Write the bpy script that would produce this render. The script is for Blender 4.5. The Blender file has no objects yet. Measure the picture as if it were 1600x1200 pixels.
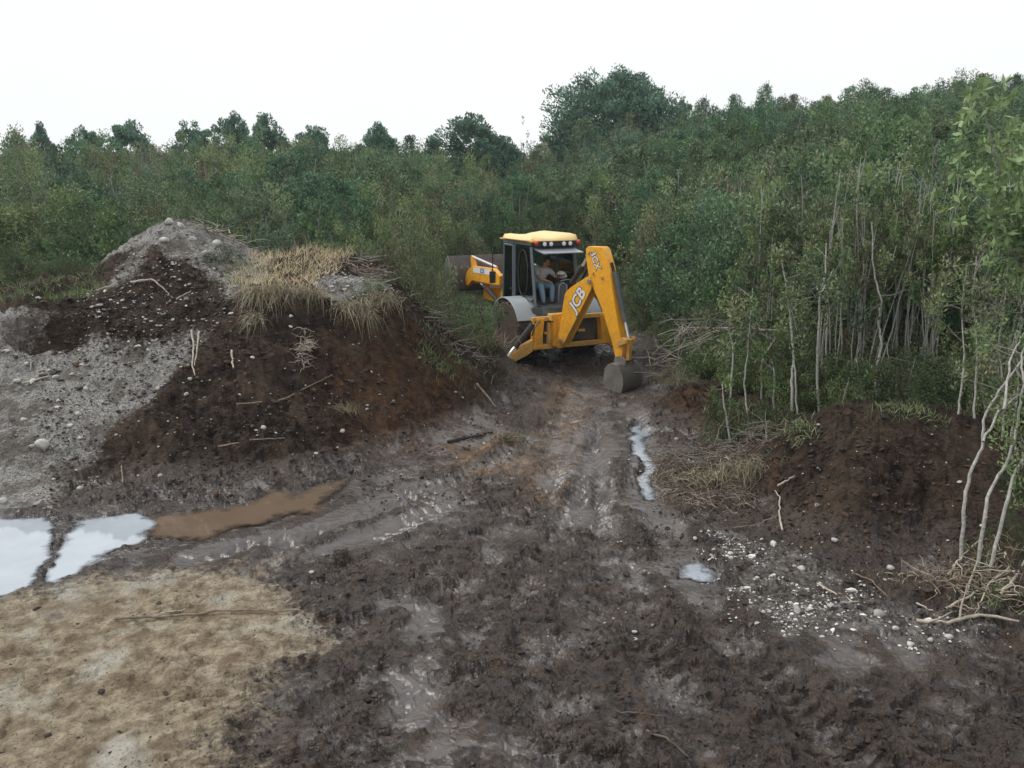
import bpy, math, random
import numpy as np
from mathutils import Vector, Matrix

random.seed(7)
R = np.random.RandomState(11)
S = bpy.context.scene
COL = S.collection

# ------------------------------------------------------------------ camera, world, sun, exposure
FPX, TH, CH = 1386.0, math.radians(12.6), 4.0
cam = bpy.data.cameras.new('camera')
cam.sensor_width = 36.0
cam.lens = 36.0 * FPX / 1600.0
cam.clip_start, cam.clip_end = 0.1, 2000.0
camo = bpy.data.objects.new('camera', cam)
COL.objects.link(camo)
camo.location = (0, 0, CH)
camo.rotation_euler = (math.pi / 2 - TH, 0, 0)
S.camera = camo

HAZE = 0.0006
SUN_EL, SUN_AZ = math.radians(47), math.radians(-75)   # veiled sun high on the left
world = bpy.data.worlds.new('World')
S.world = world
world.use_nodes = True
wn, wl = world.node_tree.nodes, world.node_tree.links
wn.clear()
sky = wn.new('ShaderNodeTexSky')
sky.sky_type = 'NISHITA'
sky.sun_disc = False
sky.sun_elevation = SUN_EL
sky.sun_rotation = SUN_AZ
bg_clear = wn.new('ShaderNodeBackground')
bg_clear.inputs['Strength'].default_value = 0.1
wl.new(sky.outputs[0], bg_clear.inputs['Color'])
bg_cloud = wn.new('ShaderNodeBackground')                # an even layer of bright cloud
bg_cloud.inputs['Color'].default_value = (0.985, 1.0, 1.0, 1)
bg_cloud.inputs['Strength'].default_value = 0.82
cn = wn.new('ShaderNodeTexNoise'); cn.inputs['Scale'].default_value = 1.6; cn.inputs['Detail'].default_value = 3
cr_ = wn.new('ShaderNodeMapRange'); cr_.inputs[1].default_value = .3; cr_.inputs[2].default_value = .7; cr_.inputs[3].default_value = .76; cr_.inputs[4].default_value = .85
wl.new(cn.outputs['Fac'], cr_.inputs[0]); wl.new(cr_.outputs[0], bg_cloud.inputs['Strength'])
mixw = wn.new('ShaderNodeMixShader')
mixw.inputs[0].default_value = 0.93
wl.new(bg_clear.outputs[0], mixw.inputs[1])
wl.new(bg_cloud.outputs[0], mixw.inputs[2])
wo = wn.new('ShaderNodeOutputWorld')
wl.new(mixw.outputs[0], wo.inputs['Surface'])

sun = bpy.data.lights.new('sun', 'SUN')
sun.energy = 1.5
sun.angle = math.radians(22)
sun.color = (1.0, 0.97, 0.93)
suno = bpy.data.objects.new('sun', sun)
COL.objects.link(suno)
sd = Vector((math.sin(SUN_AZ) * math.cos(SUN_EL), math.cos(SUN_AZ) * math.cos(SUN_EL), math.sin(SUN_EL)))
suno.rotation_euler = sd.to_track_quat('Z', 'Y').to_euler()
suno.location = (0, 0, 30)
S.view_settings.view_transform = 'Standard'
S.view_settings.look = 'None'
S.view_settings.exposure = 0.42
S.view_settings.gamma = 1.0
S.view_settings.use_curve_mapping = False
S.render.engine = 'CYCLES'
S.cycles.max_bounces = 5
S.cycles.diffuse_bounces = 2
S.cycles.glossy_bounces = 2
S.cycles.transmission_bounces = 3
S.cycles.transparent_max_bounces = 8
S.cycles.volume_bounces = 0

# ------------------------------------------------------------------ helpers: noise
def _hash(ix, iy, seed):
    h = (ix.astype(np.int64) * 374761393 + iy.astype(np.int64) * 668265263 + seed * 974634777) & 0xFFFFFFFF
    h = ((h ^ (h >> 13)) * 1274126177) & 0xFFFFFFFF
    h = (h ^ (h >> 16)) & 0xFFFFFFFF
    return h.astype(np.float64) / 4294967295.0

def vnoise(x, y, seed=0):
    ix, iy = np.floor(x), np.floor(y)
    fx, fy = x - ix, y - iy
    ux, uy = fx * fx * (3 - 2 * fx), fy * fy * (3 - 2 * fy)
    a, b = _hash(ix, iy, seed), _hash(ix + 1, iy, seed)
    c, d = _hash(ix, iy + 1, seed), _hash(ix + 1, iy + 1, seed)
    return (a + (b - a) * ux) + ((c + (d - c) * ux) - (a + (b - a) * ux)) * uy * 1.0

def fbm(x, y, s, octv=4, seed=0, gain=0.5):
    t, a, n = 0, 1.0, 0
    for o in range(octv):
        c_, s_ = math.cos(0.6 + o), math.sin(0.6 + o)
        X, Y = (x * c_ - y * s_) / s, (x * s_ + y * c_) / s
        t = t + a * (vnoise(X, Y, seed + o * 17) - 0.5)
        n += a
        a *= gain
        s *= 0.5
    return t / n * 2

def worley(x, y, s, seed=0):
    X, Y = x / s, y / s
    ix, iy = np.floor(X), np.floor(Y)
    f1 = np.full(X.shape, 9.0); f2 = np.full(X.shape, 9.0); idv = np.zeros(X.shape)
    for dx in (-1, 0, 1):
        for dy in (-1, 0, 1):
            cx, cy = ix + dx, iy + dy
            px, py = cx + _hash(cx, cy, seed), cy + _hash(cx, cy, seed + 5)
            d = (px - X) ** 2 + (py - Y) ** 2
            near = d < f1
            f2 = np.where(near, f1, np.minimum(f2, d))
            idv = np.where(near, _hash(cx, cy, seed + 9), idv)
            f1 = np.where(near, d, f1)
    return np.sqrt(f1), np.sqrt(f2), idv

def flakes(x, y, s, seed=0, tilt=.55):
    """broken plates: every cell has its own height and its own tilt"""
    X, Y = x / s, y / s
    ix, iy = np.floor(X), np.floor(Y)
    f1 = np.full(X.shape, 9.0); h = np.zeros(X.shape)
    for dx in (-1, 0, 1):
        for dy in (-1, 0, 1):
            cx, cy = ix + dx, iy + dy
            px, py = cx + _hash(cx, cy, seed), cy + _hash(cx, cy, seed + 5)
            d = (px - X) ** 2 + (py - Y) ** 2
            near = d < f1
            hh = (_hash(cx, cy, seed + 9) - .5) * .5 + tilt * ((_hash(cx, cy, seed + 3) - .5) * 2 * (X - px) + (_hash(cx, cy, seed + 7) - .5) * 2 * (Y - py))
            h = np.where(near, hh, h); f1 = np.where(near, d, f1)
    return h * s

def sstep(v, a, b):
    t = np.clip((v - a) / (b - a), 0, 1)
    return t * t * (3 - 2 * t)

# ------------------------------------------------------------------ the lie of the land
def ray(px, py):
    a, b = (px - 800) / FPX, (600 - py) / FPX
    return (a, math.cos(TH) + b * math.sin(TH), -math.sin(TH) + b * math.cos(TH))

def at(px, py, Y):
    r = ray(px, py); k = Y / r[1]
    return (r[0] * k, Y, CH + r[2] * k)

def atz(px, py, z=0.0):
    r = ray(px, py); k = (z - CH) / r[2]
    return (r[0] * k, r[1] * k, z)

def proj(p):
    x, y, z = p[0], p[1], p[2] - CH
    f = y * math.cos(TH) - z * math.sin(TH)
    u = y * math.sin(TH) + z * math.cos(TH)
    return 800 + FPX * x / f, 600 - FPX * u / f

CP = []
for q in [(0, 1200), (300, 1200), (600, 1200), (900, 1200), (1200, 1200), (1600, 1200), (-300, 1200), (1900, 1200),
          (0, 1000), (300, 1000), (600, 1000), (900, 1000), (1200, 1000), (1500, 1020), (0, 870), (-200, 1000), (-200, 850),
          (200, 870), (400, 850), (600, 850), (800, 850), (1000, 850), (1150, 860), (0, 805), (90, 808), (200, 795), (350, 775), (460, 760),
          (540, 748), (620, 740), (700, 712), (800, 690), (850, 690), (840, 640), (850, 600), (920, 640), (970, 640),
          (1000, 700), (1030, 790), (1000, 620), (900, 760), (1050, 805), (1220, 855), (1400, 885)]:
    CP.append(atz(*q))
for px, py, Y in [
        (300, 700, 12.1), (300, 620, 12.95), (300, 540, 13.8), (330, 480, 14.5), (330, 450, 15.3),
        (450, 650, 12.8), (450, 570, 13.65), (450, 500, 14.3), (440, 462, 14.65), (440, 448, 14.9), (460, 420, 16.4), (470, 395, 18.0),
        (600, 690, 13.2), (600, 640, 13.7), (600, 560, 14.6), (600, 505, 15.2), (600, 470, 15.45), (560, 430, 16.8), (580, 410, 18.0),
        (650, 510, 15.7), (660, 620, 14.6), (700, 560, 15.9), (720, 640, 14.9), (750, 600, 16.1), (790, 640, 16.0),
        (150, 740, 11.6), (0, 700, 12.0), (0, 600, 13.3), (0, 520, 14.3), (0, 480, 15.1), (-200, 600, 13.3), (-200, 480, 15.5),
        (-200, 750, 11.2), (200, 650, 12.6),
        (100, 600, 13.3), (200, 560, 13.7), (200, 500, 14.5), (100, 500, 14.8),
        (265, 341, 17.5), (230, 365, 17.0), (205, 400, 16.4), (180, 430, 16.0), (250, 420, 16.0), (300, 440, 15.7), (350, 400, 16.8),
        (335, 355, 17.9), (390, 405, 17.3), (120, 430, 17.0), (260, 470, 15.2), (410, 440, 15.6),
        (700, 520, 18.6), (780, 560, 19.6), (740, 480, 20.5), (680, 490, 18.6),
        (1080, 610, 15.4), (1060, 650, 14.6), (1110, 660, 14.0), (1060, 712, 12.2), (1150, 700, 12.2), (1110, 770, 11.15), (1200, 690, 11.9),
        (1130, 640, 14.0), (1150, 760, 11.2), (1210, 780, 10.5),
        (1250, 668, 11.1), (1330, 646, 10.95), (1400, 645, 10.95), (1460, 648, 10.9), (1520, 690, 10.7), (1350, 750, 10.05), (1450, 750, 10.05),
        (1280, 760, 10.1), (1330, 820, 9.55), (1440, 830, 9.5), (1520, 790, 9.7),
        (1450, 915, 8.4), (1550, 900, 8.4), (1590, 800, 9.6), (1600, 700, 11.2), (1560, 850, 8.9), (1700, 800, 9.6),
        (1500, 960, 7.9), (1700, 1000, 7.5)]:
    CP.append(at(px, py, Y))
CP += [(2.4, 19.3, -.42), (2.9, 19.9, -.25), (2.9, 19.0, -.32), (3.5, 19.4, -.1), (2.5, 18.5, -.34), (2.3, 17.8, -.2), (3.0, 20.5, -.15), (1.7, 18.8, -.25), (1.8, 18.0, -.15), (0.9, 22, -.1), (-.5, 21, -.05), (2.5, 21.5, -.1), (1, 25, 0), (4, 20, .05), (1, 18, -.02), (3.5, 26, .1), (0, 29, .2), (5, 30, .4),
       (-4, 21.5, .8), (-8, 22, 1.0), (-12, 22, 1.2), (-7, 19.5, 1.6), (-4, 19.5, 1.3), (-14, 19, 1.7), (-2, 24, .5), (-4, 28, .7), (-2, 32, .7),
       (3.6, 15.5, .35), (5, 17, .6), (4.8, 13.2, .6), (6, 13, .85), (8, 13, .95), (6.5, 15, .9), (9, 11.5, .95),
       (10, 25, 1.3), (12, 16, 1.1), (16, 20, 1.6), (15, 30, 1.9), (22, 30, 2.7), (6, 24, .6), (8, 35, 1.6), (13, 45, 3.3),
       (22, 60, 5.2), (9, 60, 3.6), (0, 60, 2.0), (-15, 60, 1.8), (-32, 60, 1.7), (36, 60, 6.4), (0, 45, 1.3), (-15, 45, 1.4), (-20, 32, 1.2), (-10, 32, 1.1),
       (0, 90, 1.5), (32, 90, 6.2), (60, 90, 7), (-60, 90, 1.5), (0, 160, 0), (120, 160, 3), (-120, 160, 0), (0, 400, 0), (300, 300, 0), (-300, 300, 0),
       (0, 2, 0), (-6, 1, 0), (6, 1, 0), (0, -30, 0), (-40, -20, 0), (40, -20, 0), (-30, 10, 1), (30, 10, 1.6), (-22, 20, 1.6), (24, 20, 2.2)]
CP = np.array(CP)
_A = np.sqrt(((CP[:, None, :2] - CP[None, :, :2]) ** 2).sum(-1) + 0.04)
_n = len(CP)
_M = np.zeros((_n + 1, _n + 1)); _M[:_n, :_n] = -_A - np.eye(_n) * 0.01; _M[:_n, _n] = 1; _M[_n, :_n] = 1
_W = np.linalg.solve(_M, np.append(CP[:, 2], 0))

def base_z(x, y):
    x = np.atleast_1d(np.asarray(x, float)); y = np.atleast_1d(np.asarray(y, float))
    out = np.full(x.shape, _W[-1])
    for i in range(_n):
        out -= _W[i] * np.sqrt((x - CP[i, 0]) ** 2 + (y - CP[i, 1]) ** 2 + 0.04)
    return out

def bz(x, y):
    return float(base_z(x, y)[0])

_KS = np.concatenate([np.linspace(4, 30, 500), np.linspace(30.2, 120, 200)])
def hit(px, py):
    r = ray(px, py); ks = _KS / r[1]
    z = CH + r[2] * ks
    h = base_z(r[0] * ks, r[1] * ks)
    below = np.nonzero(z < h)[0]
    if not len(below):
        return at(px, py, 60)
    k = ks[below[0]]
    return (r[0] * k, r[1] * k, float(h[below[0]]))

def poly_d(x, y, pts):
    """signed distance to a polygon on the ground, negative inside"""
    d2 = np.full(x.shape, 1e9); ins = np.zeros(x.shape, bool)
    m = len(pts)
    for i in range(m):
        ax, ay = pts[i][:2]; bx, by = pts[(i + 1) % m][:2]
        ex, ey = bx - ax, by - ay
        t = np.clip(((x - ax) * ex + (y - ay) * ey) / (ex * ex + ey * ey + 1e-12), 0, 1)
        d2 = np.minimum(d2, (x - ax - t * ex) ** 2 + (y - ay - t * ey) ** 2)
        c = ((ay > y) != (by > y)) & (x < ex * (y - ay) / (ey + 1e-12) + ax)
        ins ^= c
    d = np.sqrt(d2)
    return np.where(ins, -d, d)

ZONES = {
    'gravel': [[(-250, 500), (0, 480), (100, 490), (165, 435), (215, 385), (250, 343), (300, 343), (350, 370), (420, 400), (410, 440), (360, 480), (310, 560),
                (240, 620), (180, 660), (150, 710), (105, 750), (80, 790), (-250, 800)], [(1130, 835), (1280, 868), (1340, 925), (1420, 955), (1560, 985), (1500, 1020), (1250, 990), (1180, 955), (1130, 890)],
               [(480, 440), (600, 430), (610, 470), (540, 480)]],
    'peaty': [[(235, 380), (285, 402), (350, 440), (385, 490), (300, 520), (210, 540), (100, 530), (40, 515), (130, 470), (200, 425)]],
    'rust': [[(545, 520), (640, 515), (720, 575), (805, 650), (790, 690), (650, 705), (540, 690), (520, 600)], [(1030, 600), (1110, 600), (1130, 660), (1050, 690)],
             [(1040, 730), (1200, 730), (1210, 800), (1080, 800)], [(1420, 880), (1500, 850), (1600, 860), (1600, 925), (1430, 920)]],
    'tan': [[(-500, 960), (0, 940), (120, 905), (300, 888), (430, 890), (440, 950), (490, 1030), (400, 1060), (390, 1130), (330, 1230), (-500, 1300)]],
    'ochre': [[(870, 605), (905, 610), (905, 640), (880, 700), (885, 780), (838, 780), (850, 700)],
              [(700, 690), (830, 690), (840, 740), (720, 740)]],
    'wet': [[(920, 640), (968, 740), (940, 815), (876, 775), (858, 690)], [(978, 625), (1022, 660), (1060, 830), (988, 805)],
            [(480, 800), (620, 745), (720, 750), (735, 800), (600, 880), (480, 880)], [(60, 960), (200, 890), (400, 790), (560, 830), (450, 885), (250, 890)],
            [(1000, 888), (1090, 878), (1105, 915), (1010, 925)], [(590, 940), (700, 950), (690, 990), (590, 980)], [(560, 760), (600, 720), (760, 640), (800, 700), (700, 760)],
            [(600, 1050), (680, 1040), (700, 1120), (600, 1110)], [(1170, 950), (1350, 990), (1500, 1020), (1500, 1060), (1250, 1040)], [(900, 600), (940, 590), (960, 640), (900, 640)],
            [(640, 1150), (800, 1120), (860, 1200), (620, 1220)]],
}
ZW = {k: [[hit(*q) for q in poly] for poly in v] for k, v in ZONES.items()}
PUD = {'silty_puddle': [(-200, 800), (75, 806), (82, 850), (66, 900), (0, 932), (-200, 950)],
       'pale_puddle_b': [(112, 812), (205, 800), (235, 815), (212, 840), (150, 880), (95, 908), (80, 902)],
       'muddy_puddle': [(208, 808), (262, 792), (300, 793), (352, 786), (385, 778), (405, 762), (440, 757), (462, 765), (500, 750), (560, 730), (530, 765), (505, 795), (450, 802), (420, 818), (355, 826), (300, 845), (215, 838)],
       'small_puddle': [(1066, 880), (1096, 878), (1104, 904), (1076, 906)],
       'rut_puddle': [(984, 668), (1006, 664), (1018, 720), (1026, 775), (1004, 778), (992, 730)]}
PW = {k: [atz(*q) for q in v] for k, v in PUD.items()}

RUTS = [([(905, 560), (890, 650), (868, 720), (850, 800), (838, 920), (835, 1050), (850, 1250)], .24),
        ([(975, 600), (1000, 700), (1018, 790), (1060, 880), (1130, 980), (1240, 1090), (1380, 1230)], .24),
        ([(945, 640), (930, 750), (880, 850), (770, 960), (640, 1080), (520, 1230)], .24),
        ([(890, 640), (800, 740), (660, 800), (520, 860), (380, 905), (200, 960)], .24),
        ([(860, 660), (740, 735), (620, 770), (480, 830), (300, 870)], .22),
        ([(880, 700), (820, 800), (740, 900), (640, 1000), (520, 1100)], .22),
        ([(930, 600), (915, 700), (925, 820), (910, 950), (900, 1100), (890, 1250)], .24),
        ([(800, 700), (700, 760), (560, 800), (450, 850)], .22),
        ([(960, 620), (960, 740), (950, 850), (985, 960), (1060, 1080), (1160, 1230)], .24)]

def build_ground():
    inner = np.linspace(-33.5, 33.5, 861)
    side = 33.5 + np.cumsum(np.linspace(.3, 9.6, 29)); side = side / side[-1] * 0 + 33.5 + (side - 33.5) * (146.5 / (side[-1] - 33.5))
    ang = np.radians(np.concatenate([-side[::-1], inner, side]))
    r1 = np.linspace(.6, 4.5, 14)
    r2 = 4.52 * (26 / 4.52) ** (np.linspace(0, 1, 640))
    r3 = 26.2 * (230 / 26.2) ** (np.linspace(0, 1, 70))
    rr = np.concatenate([r1, r2, r3])
    A, RR = np.meshgrid(ang, rr)
    x, y = (RR * np.sin(A)).ravel(), (RR * np.cos(A)).ravel()
    z = base_z(x, y)
    near = (y > 2) & (y < 27) & (np.abs(x) < 20)
    xn, yn = x[near], y[near]
    zn = z[near]
    fade = sstep(yn, 27, 22)
    wx = xn + 0.5 * fbm(xn, yn, .9, 5, 31, .6); wy = yn + 0.5 * fbm(xn, yn, .9, 5, 77, .6)
    Z = {}
    soft = {'gravel': .3, 'peaty': .3, 'rust': .5, 'tan': .55, 'ochre': .35, 'wet': .25}
    for k, polys in ZW.items():
        m = np.zeros(xn.shape)
        for p in polys:
            d = poly_d(wx, wy, p) if k not in ('gravel', 'peaty') else poly_d(xn + .5 * (wx - xn), yn + .5 * (wy - yn), p)
            m = np.maximum(m, sstep(d, soft[k], -soft[k]))
        Z[k] = m
    pk = hit(265, 346); Z['gravel'] = np.maximum(Z['gravel'], sstep(np.hypot((xn - pk[0]) / 1.7, (yn - pk[1] - .6) / 1.3), 1.15, .85))
    Z['gravel'] *= 1 - Z['peaty']
    Z['grit'] = Z['gravel'] * (xn > 1); Z['gravel'] = Z['gravel'] * (xn <= 1)
    pud = np.full(xn.shape, 9.0)
    for p in PW.values():
        pud = np.minimum(pud, poly_d(xn + 0.22 * fbm(xn, yn, .5, 5, 5, .6), yn + 0.22 * fbm(xn, yn, .5, 5, 6, .6), p))
    slope = sstep(zn, .08, .35)
    mud = (1 - slope) * (1 - Z['tan']) * (1 - Z['gravel'])
    # ruts with tyre lugs
    rut = np.zeros(xn.shape); inrut = np.zeros(xn.shape)
    for pts, w in RUTS:
        P = np.array([atz(*q)[:2] for q in pts])
        best = np.full(xn.shape, 9.0); sg = np.zeros(xn.shape); ss = np.zeros(xn.shape); s0 = 0
        for i in range(len(P) - 1):
            e = P[i + 1] - P[i]; L = np.hypot(*e)
            t = np.clip(((xn - P[i, 0]) * e[0] + (yn - P[i, 1]) * e[1]) / L ** 2, 0, 1)
            dx, dy = xn - P[i, 0] - t * e[0], yn - P[i, 1] - t * e[1]
            d = np.hypot(dx, dy)
            side_ = np.sign(dx * e[1] - dy * e[0])
            b = d < best
            best = np.where(b, d, best); sg = np.where(b, side_, sg); ss = np.where(b, s0 + t * L, ss)
            s0 += L
        dd = best * sg + 0.05 * fbm(xn, yn, .5, 3, 3)
        ad = np.abs(dd)
        keep = 0.45 + 0.55 * sstep(fbm(xn, yn, 1.1, 2, 91), -.25, .25)
        prof = -0.075 * np.exp(-(ad / w) ** 4) + 0.035 * np.exp(-((ad - w * 1.5) / .11) ** 2)
        lug = np.where(ad < w, np.tanh(4 * np.sin(2 * math.pi * (ss / .19 + ad * 2.2))) * .028, 0)
        rut += (prof + lug * sstep(fbm(xn, yn, .6, 2, 8), -.2, .2)) * keep
        inrut = np.maximum(inrut, np.exp(-(ad / w) ** 4) * keep)
    f1, f2, idc = worley(wx, wy * .8, .17, 4)
    g1, g2, idg = worley(xn + .06 * fbm(xn, yn, .2, 2, 2), yn, .085, 14)
    clod = (sstep(f2 - f1, 0, .35)) * (idc - .25) * .055 + sstep(g2 - g1, 0, .3) * (idg - .3) * .025
    rid = np.abs(fbm(xn, yn, .35, 4, 41))
    clod += -.05 * rid + .05 * fbm(xn, yn, .9, 3, 19)
    # trodden prints and smeared lumps in the foreground
    h1, h2, idh = worley(xn * 1.0 + .1 * fbm(xn, yn, .4, 2, 12), yn * .75, .42, 24)
    clod += np.where(idh > .55, 1, 0) * sstep(h1, .55, .15) * -.05 + np.where(idh < .3, 1, 0) * sstep(h1, .5, .1) * .04
    fa = fbm(xn, yn, .8, 3, 33)
    fl = flakes(xn * .75 + .05 * fbm(xn, yn, .12, 3, 1), yn * 1.2 + .05 * fbm(xn, yn, .12, 3, 2), .15, 101, .8) * sstep(fa, -.5, .2) + flakes(xn * .75 + .03 * fbm(xn, yn, .06, 2, 1), yn * 1.15, .07, 131, .9) * .45
    fl += flakes(xn * .8 + .1 * fbm(xn, yn, .2, 3, 3), yn + .1 * fbm(xn, yn, .2, 3, 4), .36, 161, .45) * sstep(fbm(xn, yn, 1.2, 2, 66), -.15, .2) * .75
    fl_s = fl; fl = fl * .62
    clod = clod * .75 + fl + .03 * fbm(xn * .7, yn, .55, 3, 191)
    flat = 1 - .82 * Z['wet'] * (0.6 + .4 * sstep(fbm(xn, yn, .5, 3, 55), -.3, .3))
    flat *= 1 - .45 * inrut
    rough_slope = (.13 * fbm(xn, yn, 1.3, 4, 61, .55) + .06 * fbm(xn, yn, .35, 4, 62, .6) - .07 * np.abs(fbm(xn, yn, .6, 4, 63)))
    cl2 = sstep(f2 - f1, 0, .4) * (idc - .4) * .06
    hgt = (clod * flat + rut) * mud
    hgt += slope * (1 - Z['gravel'] * .45) * (rough_slope * 1.35 + cl2 + fl_s * .8 + .035 * fbm(xn, yn, .09, 3, 201))
    hgt += Z['gravel'] * (.015 * fbm(xn, yn, .12, 3, 71) + .03 * fbm(xn, yn, .5, 2, 72))
    hgt += Z['tan'] * (1 - slope) * (.035 * fbm(xn, yn, .22, 5, 81, .65) + .5 * fl * sstep(fa, -.1, .3) + sstep(f2 - f1, 0, .4) * np.maximum(idc - .72, 0) * .12 - .02 * rid)
    wetlow = sstep(hgt, .03, -.03)
    brk_ = fbm(xn * .8, yn, .3, 4, 211, .65)
    Z['wet'] = np.clip(Z['wet'] * sstep(wetlow + brk_ * .9, .12, .55) + .75 * mud * sstep(wetlow + brk_ * .8, .78, 1.25), 0, 1)
    # hollow scooped in the left slope
    hx, hy, _ = hit(75, 528)
    dh = np.hypot((xn - hx) / .62, (yn - hy - .05) / .3)
    hgt += np.where(dh < 1.7, -.4 * np.exp(-dh ** 4) + .14 * np.exp(-((dh - 1.25) / .25) ** 2) * (yn > hy), 0)
    # crumbling edge under the grass
    basin = sstep(pud, .07, -.09)
    zn2 = zn + hgt * fade
    zn2 = zn2 * (1 - basin) - .075 * basin + basin * hgt * .18
    ring = sstep(pud, -.03, .03) * sstep(pud, .8, .4)
    zn2 = np.where(ring > 0, np.maximum(zn2, -.024 + .022 * sstep(pud, 0, .1) + .12 * np.clip(hgt, -.08, .05) - .3 * (1 - ring)), zn2)
    z[near] = zn2
    far = ~near
    z[far] += .05 * fbm(x[far], y[far], 2.0, 3, 8)
    nr, na = RR.shape
    me = bpy.data.meshes.new('ground')
    idx = np.arange(nr * na).reshape(nr, na)
    q = np.stack([idx[:-1, :-1], idx[:-1, 1:], idx[1:, 1:], idx[1:, :-1]], -1).reshape(-1, 4)[:, ::-1]
    me.vertices.add(nr * na)
    me.vertices.foreach_set('co', np.stack([x, y, z], -1).ravel())
    me.loops.add(len(q) * 4); me.loops.foreach_set('vertex_index', q.ravel())
    me.polygons.add(len(q)); me.polygons.foreach_set('loop_start', np.arange(len(q)) * 4)
    me.polygons.foreach_set('use_smooth', np.ones(len(q), bool))
    def att(name, vals, default=0.0):
        full = np.full(nr * na, default); full[near] = vals
        a = me.attributes.new(name, 'FLOAT', 'POINT'); a.data.foreach_set('value', full)
    for k in Z: att(k, Z[k])
    att('slope', slope * fade + (1 - fade), 1.0)
    att('forest', 1 - fade, 1.0)
    att('basin', sstep(pud, .3, -.05))
    att('rutm', inrut)
    me.update(calc_edges=True)
    o = bpy.data.objects.new('ground', me); COL.objects.link(o)
    o['kind'] = 'structure'
    gz = np.stack([x[near], y[near], zn2], -1)
    return o, (A, RR, z.reshape(nr, na), ang, rr)

# ------------------------------------------------------------------ materials
def nmat(name):
    m = bpy.data.materials.new(name); m.use_nodes = True
    nt = m.node_tree; nt.nodes.clear()
    out = nt.nodes.new('ShaderNodeOutputMaterial')
    b = nt.nodes.new('ShaderNodeBsdfPrincipled')
    nt.links.new(b.outputs[0], out.inputs['Surface'])
    return m, nt, b, out

class N:
    """short hand for wiring nodes"""
    def __init__(s, nt): s.nt = nt
    def new(s, t, **kw):
        n = s.nt.nodes.new(t)
        for k, v in kw.items(): setattr(n, k, v)
        return n
    def set(s, inp, v):
        if hasattr(v, 'is_output') or isinstance(v, bpy.types.NodeSocket): s.nt.links.new(v, inp)
        elif isinstance(v, tuple) and len(v) == 3 and inp.type == 'RGBA': inp.default_value = (*v, 1)
        else: inp.default_value = v
    def mix(s, f, a, b, mode='MIX'):
        n = s.new('ShaderNodeMix', data_type='RGBA', blend_type=mode)
        s.set(n.inputs[0], f); s.set(n.inputs[6], a); s.set(n.inputs[7], b); return n.outputs[2]
    def math(s, op, a, b=0.0, c=None, clamp=False):
        n = s.new('ShaderNodeMath', operation=op, use_clamp=clamp)
        s.set(n.inputs[0], a); s.set(n.inputs[1], b)
        if c is not None: s.set(n.inputs[2], c)
        return n.outputs[0]
    def noise(s, scale, detail=4, rough=.6, vec=None, dim='3D'):
        n = s.new('ShaderNodeTexNoise'); n.inputs['Scale'].default_value = scale
        n.inputs['Detail'].default_value = detail; n.inputs['Roughness'].default_value = rough
        if vec is not None: s.nt.links.new(vec, n.inputs['Vector'])
        return n.outputs['Fac']
    def attr(s, name):
        n = s.new('ShaderNodeAttribute'); n.attribute_name = name; return n.outputs['Fac']
    def ramp(s, v, a, b):
        n = s.new('ShaderNodeMapRange'); n.inputs[1].default_value = a; n.inputs[2].default_value = b
        s.nt.links.new(v, n.inputs[0]); return n.outputs[0]
    def pos(s):
        return s.new('ShaderNodeNewGeometry').outputs['Position']
    def objco(s):
        return s.new('ShaderNodeTexCoord').outputs['Object']

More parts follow.
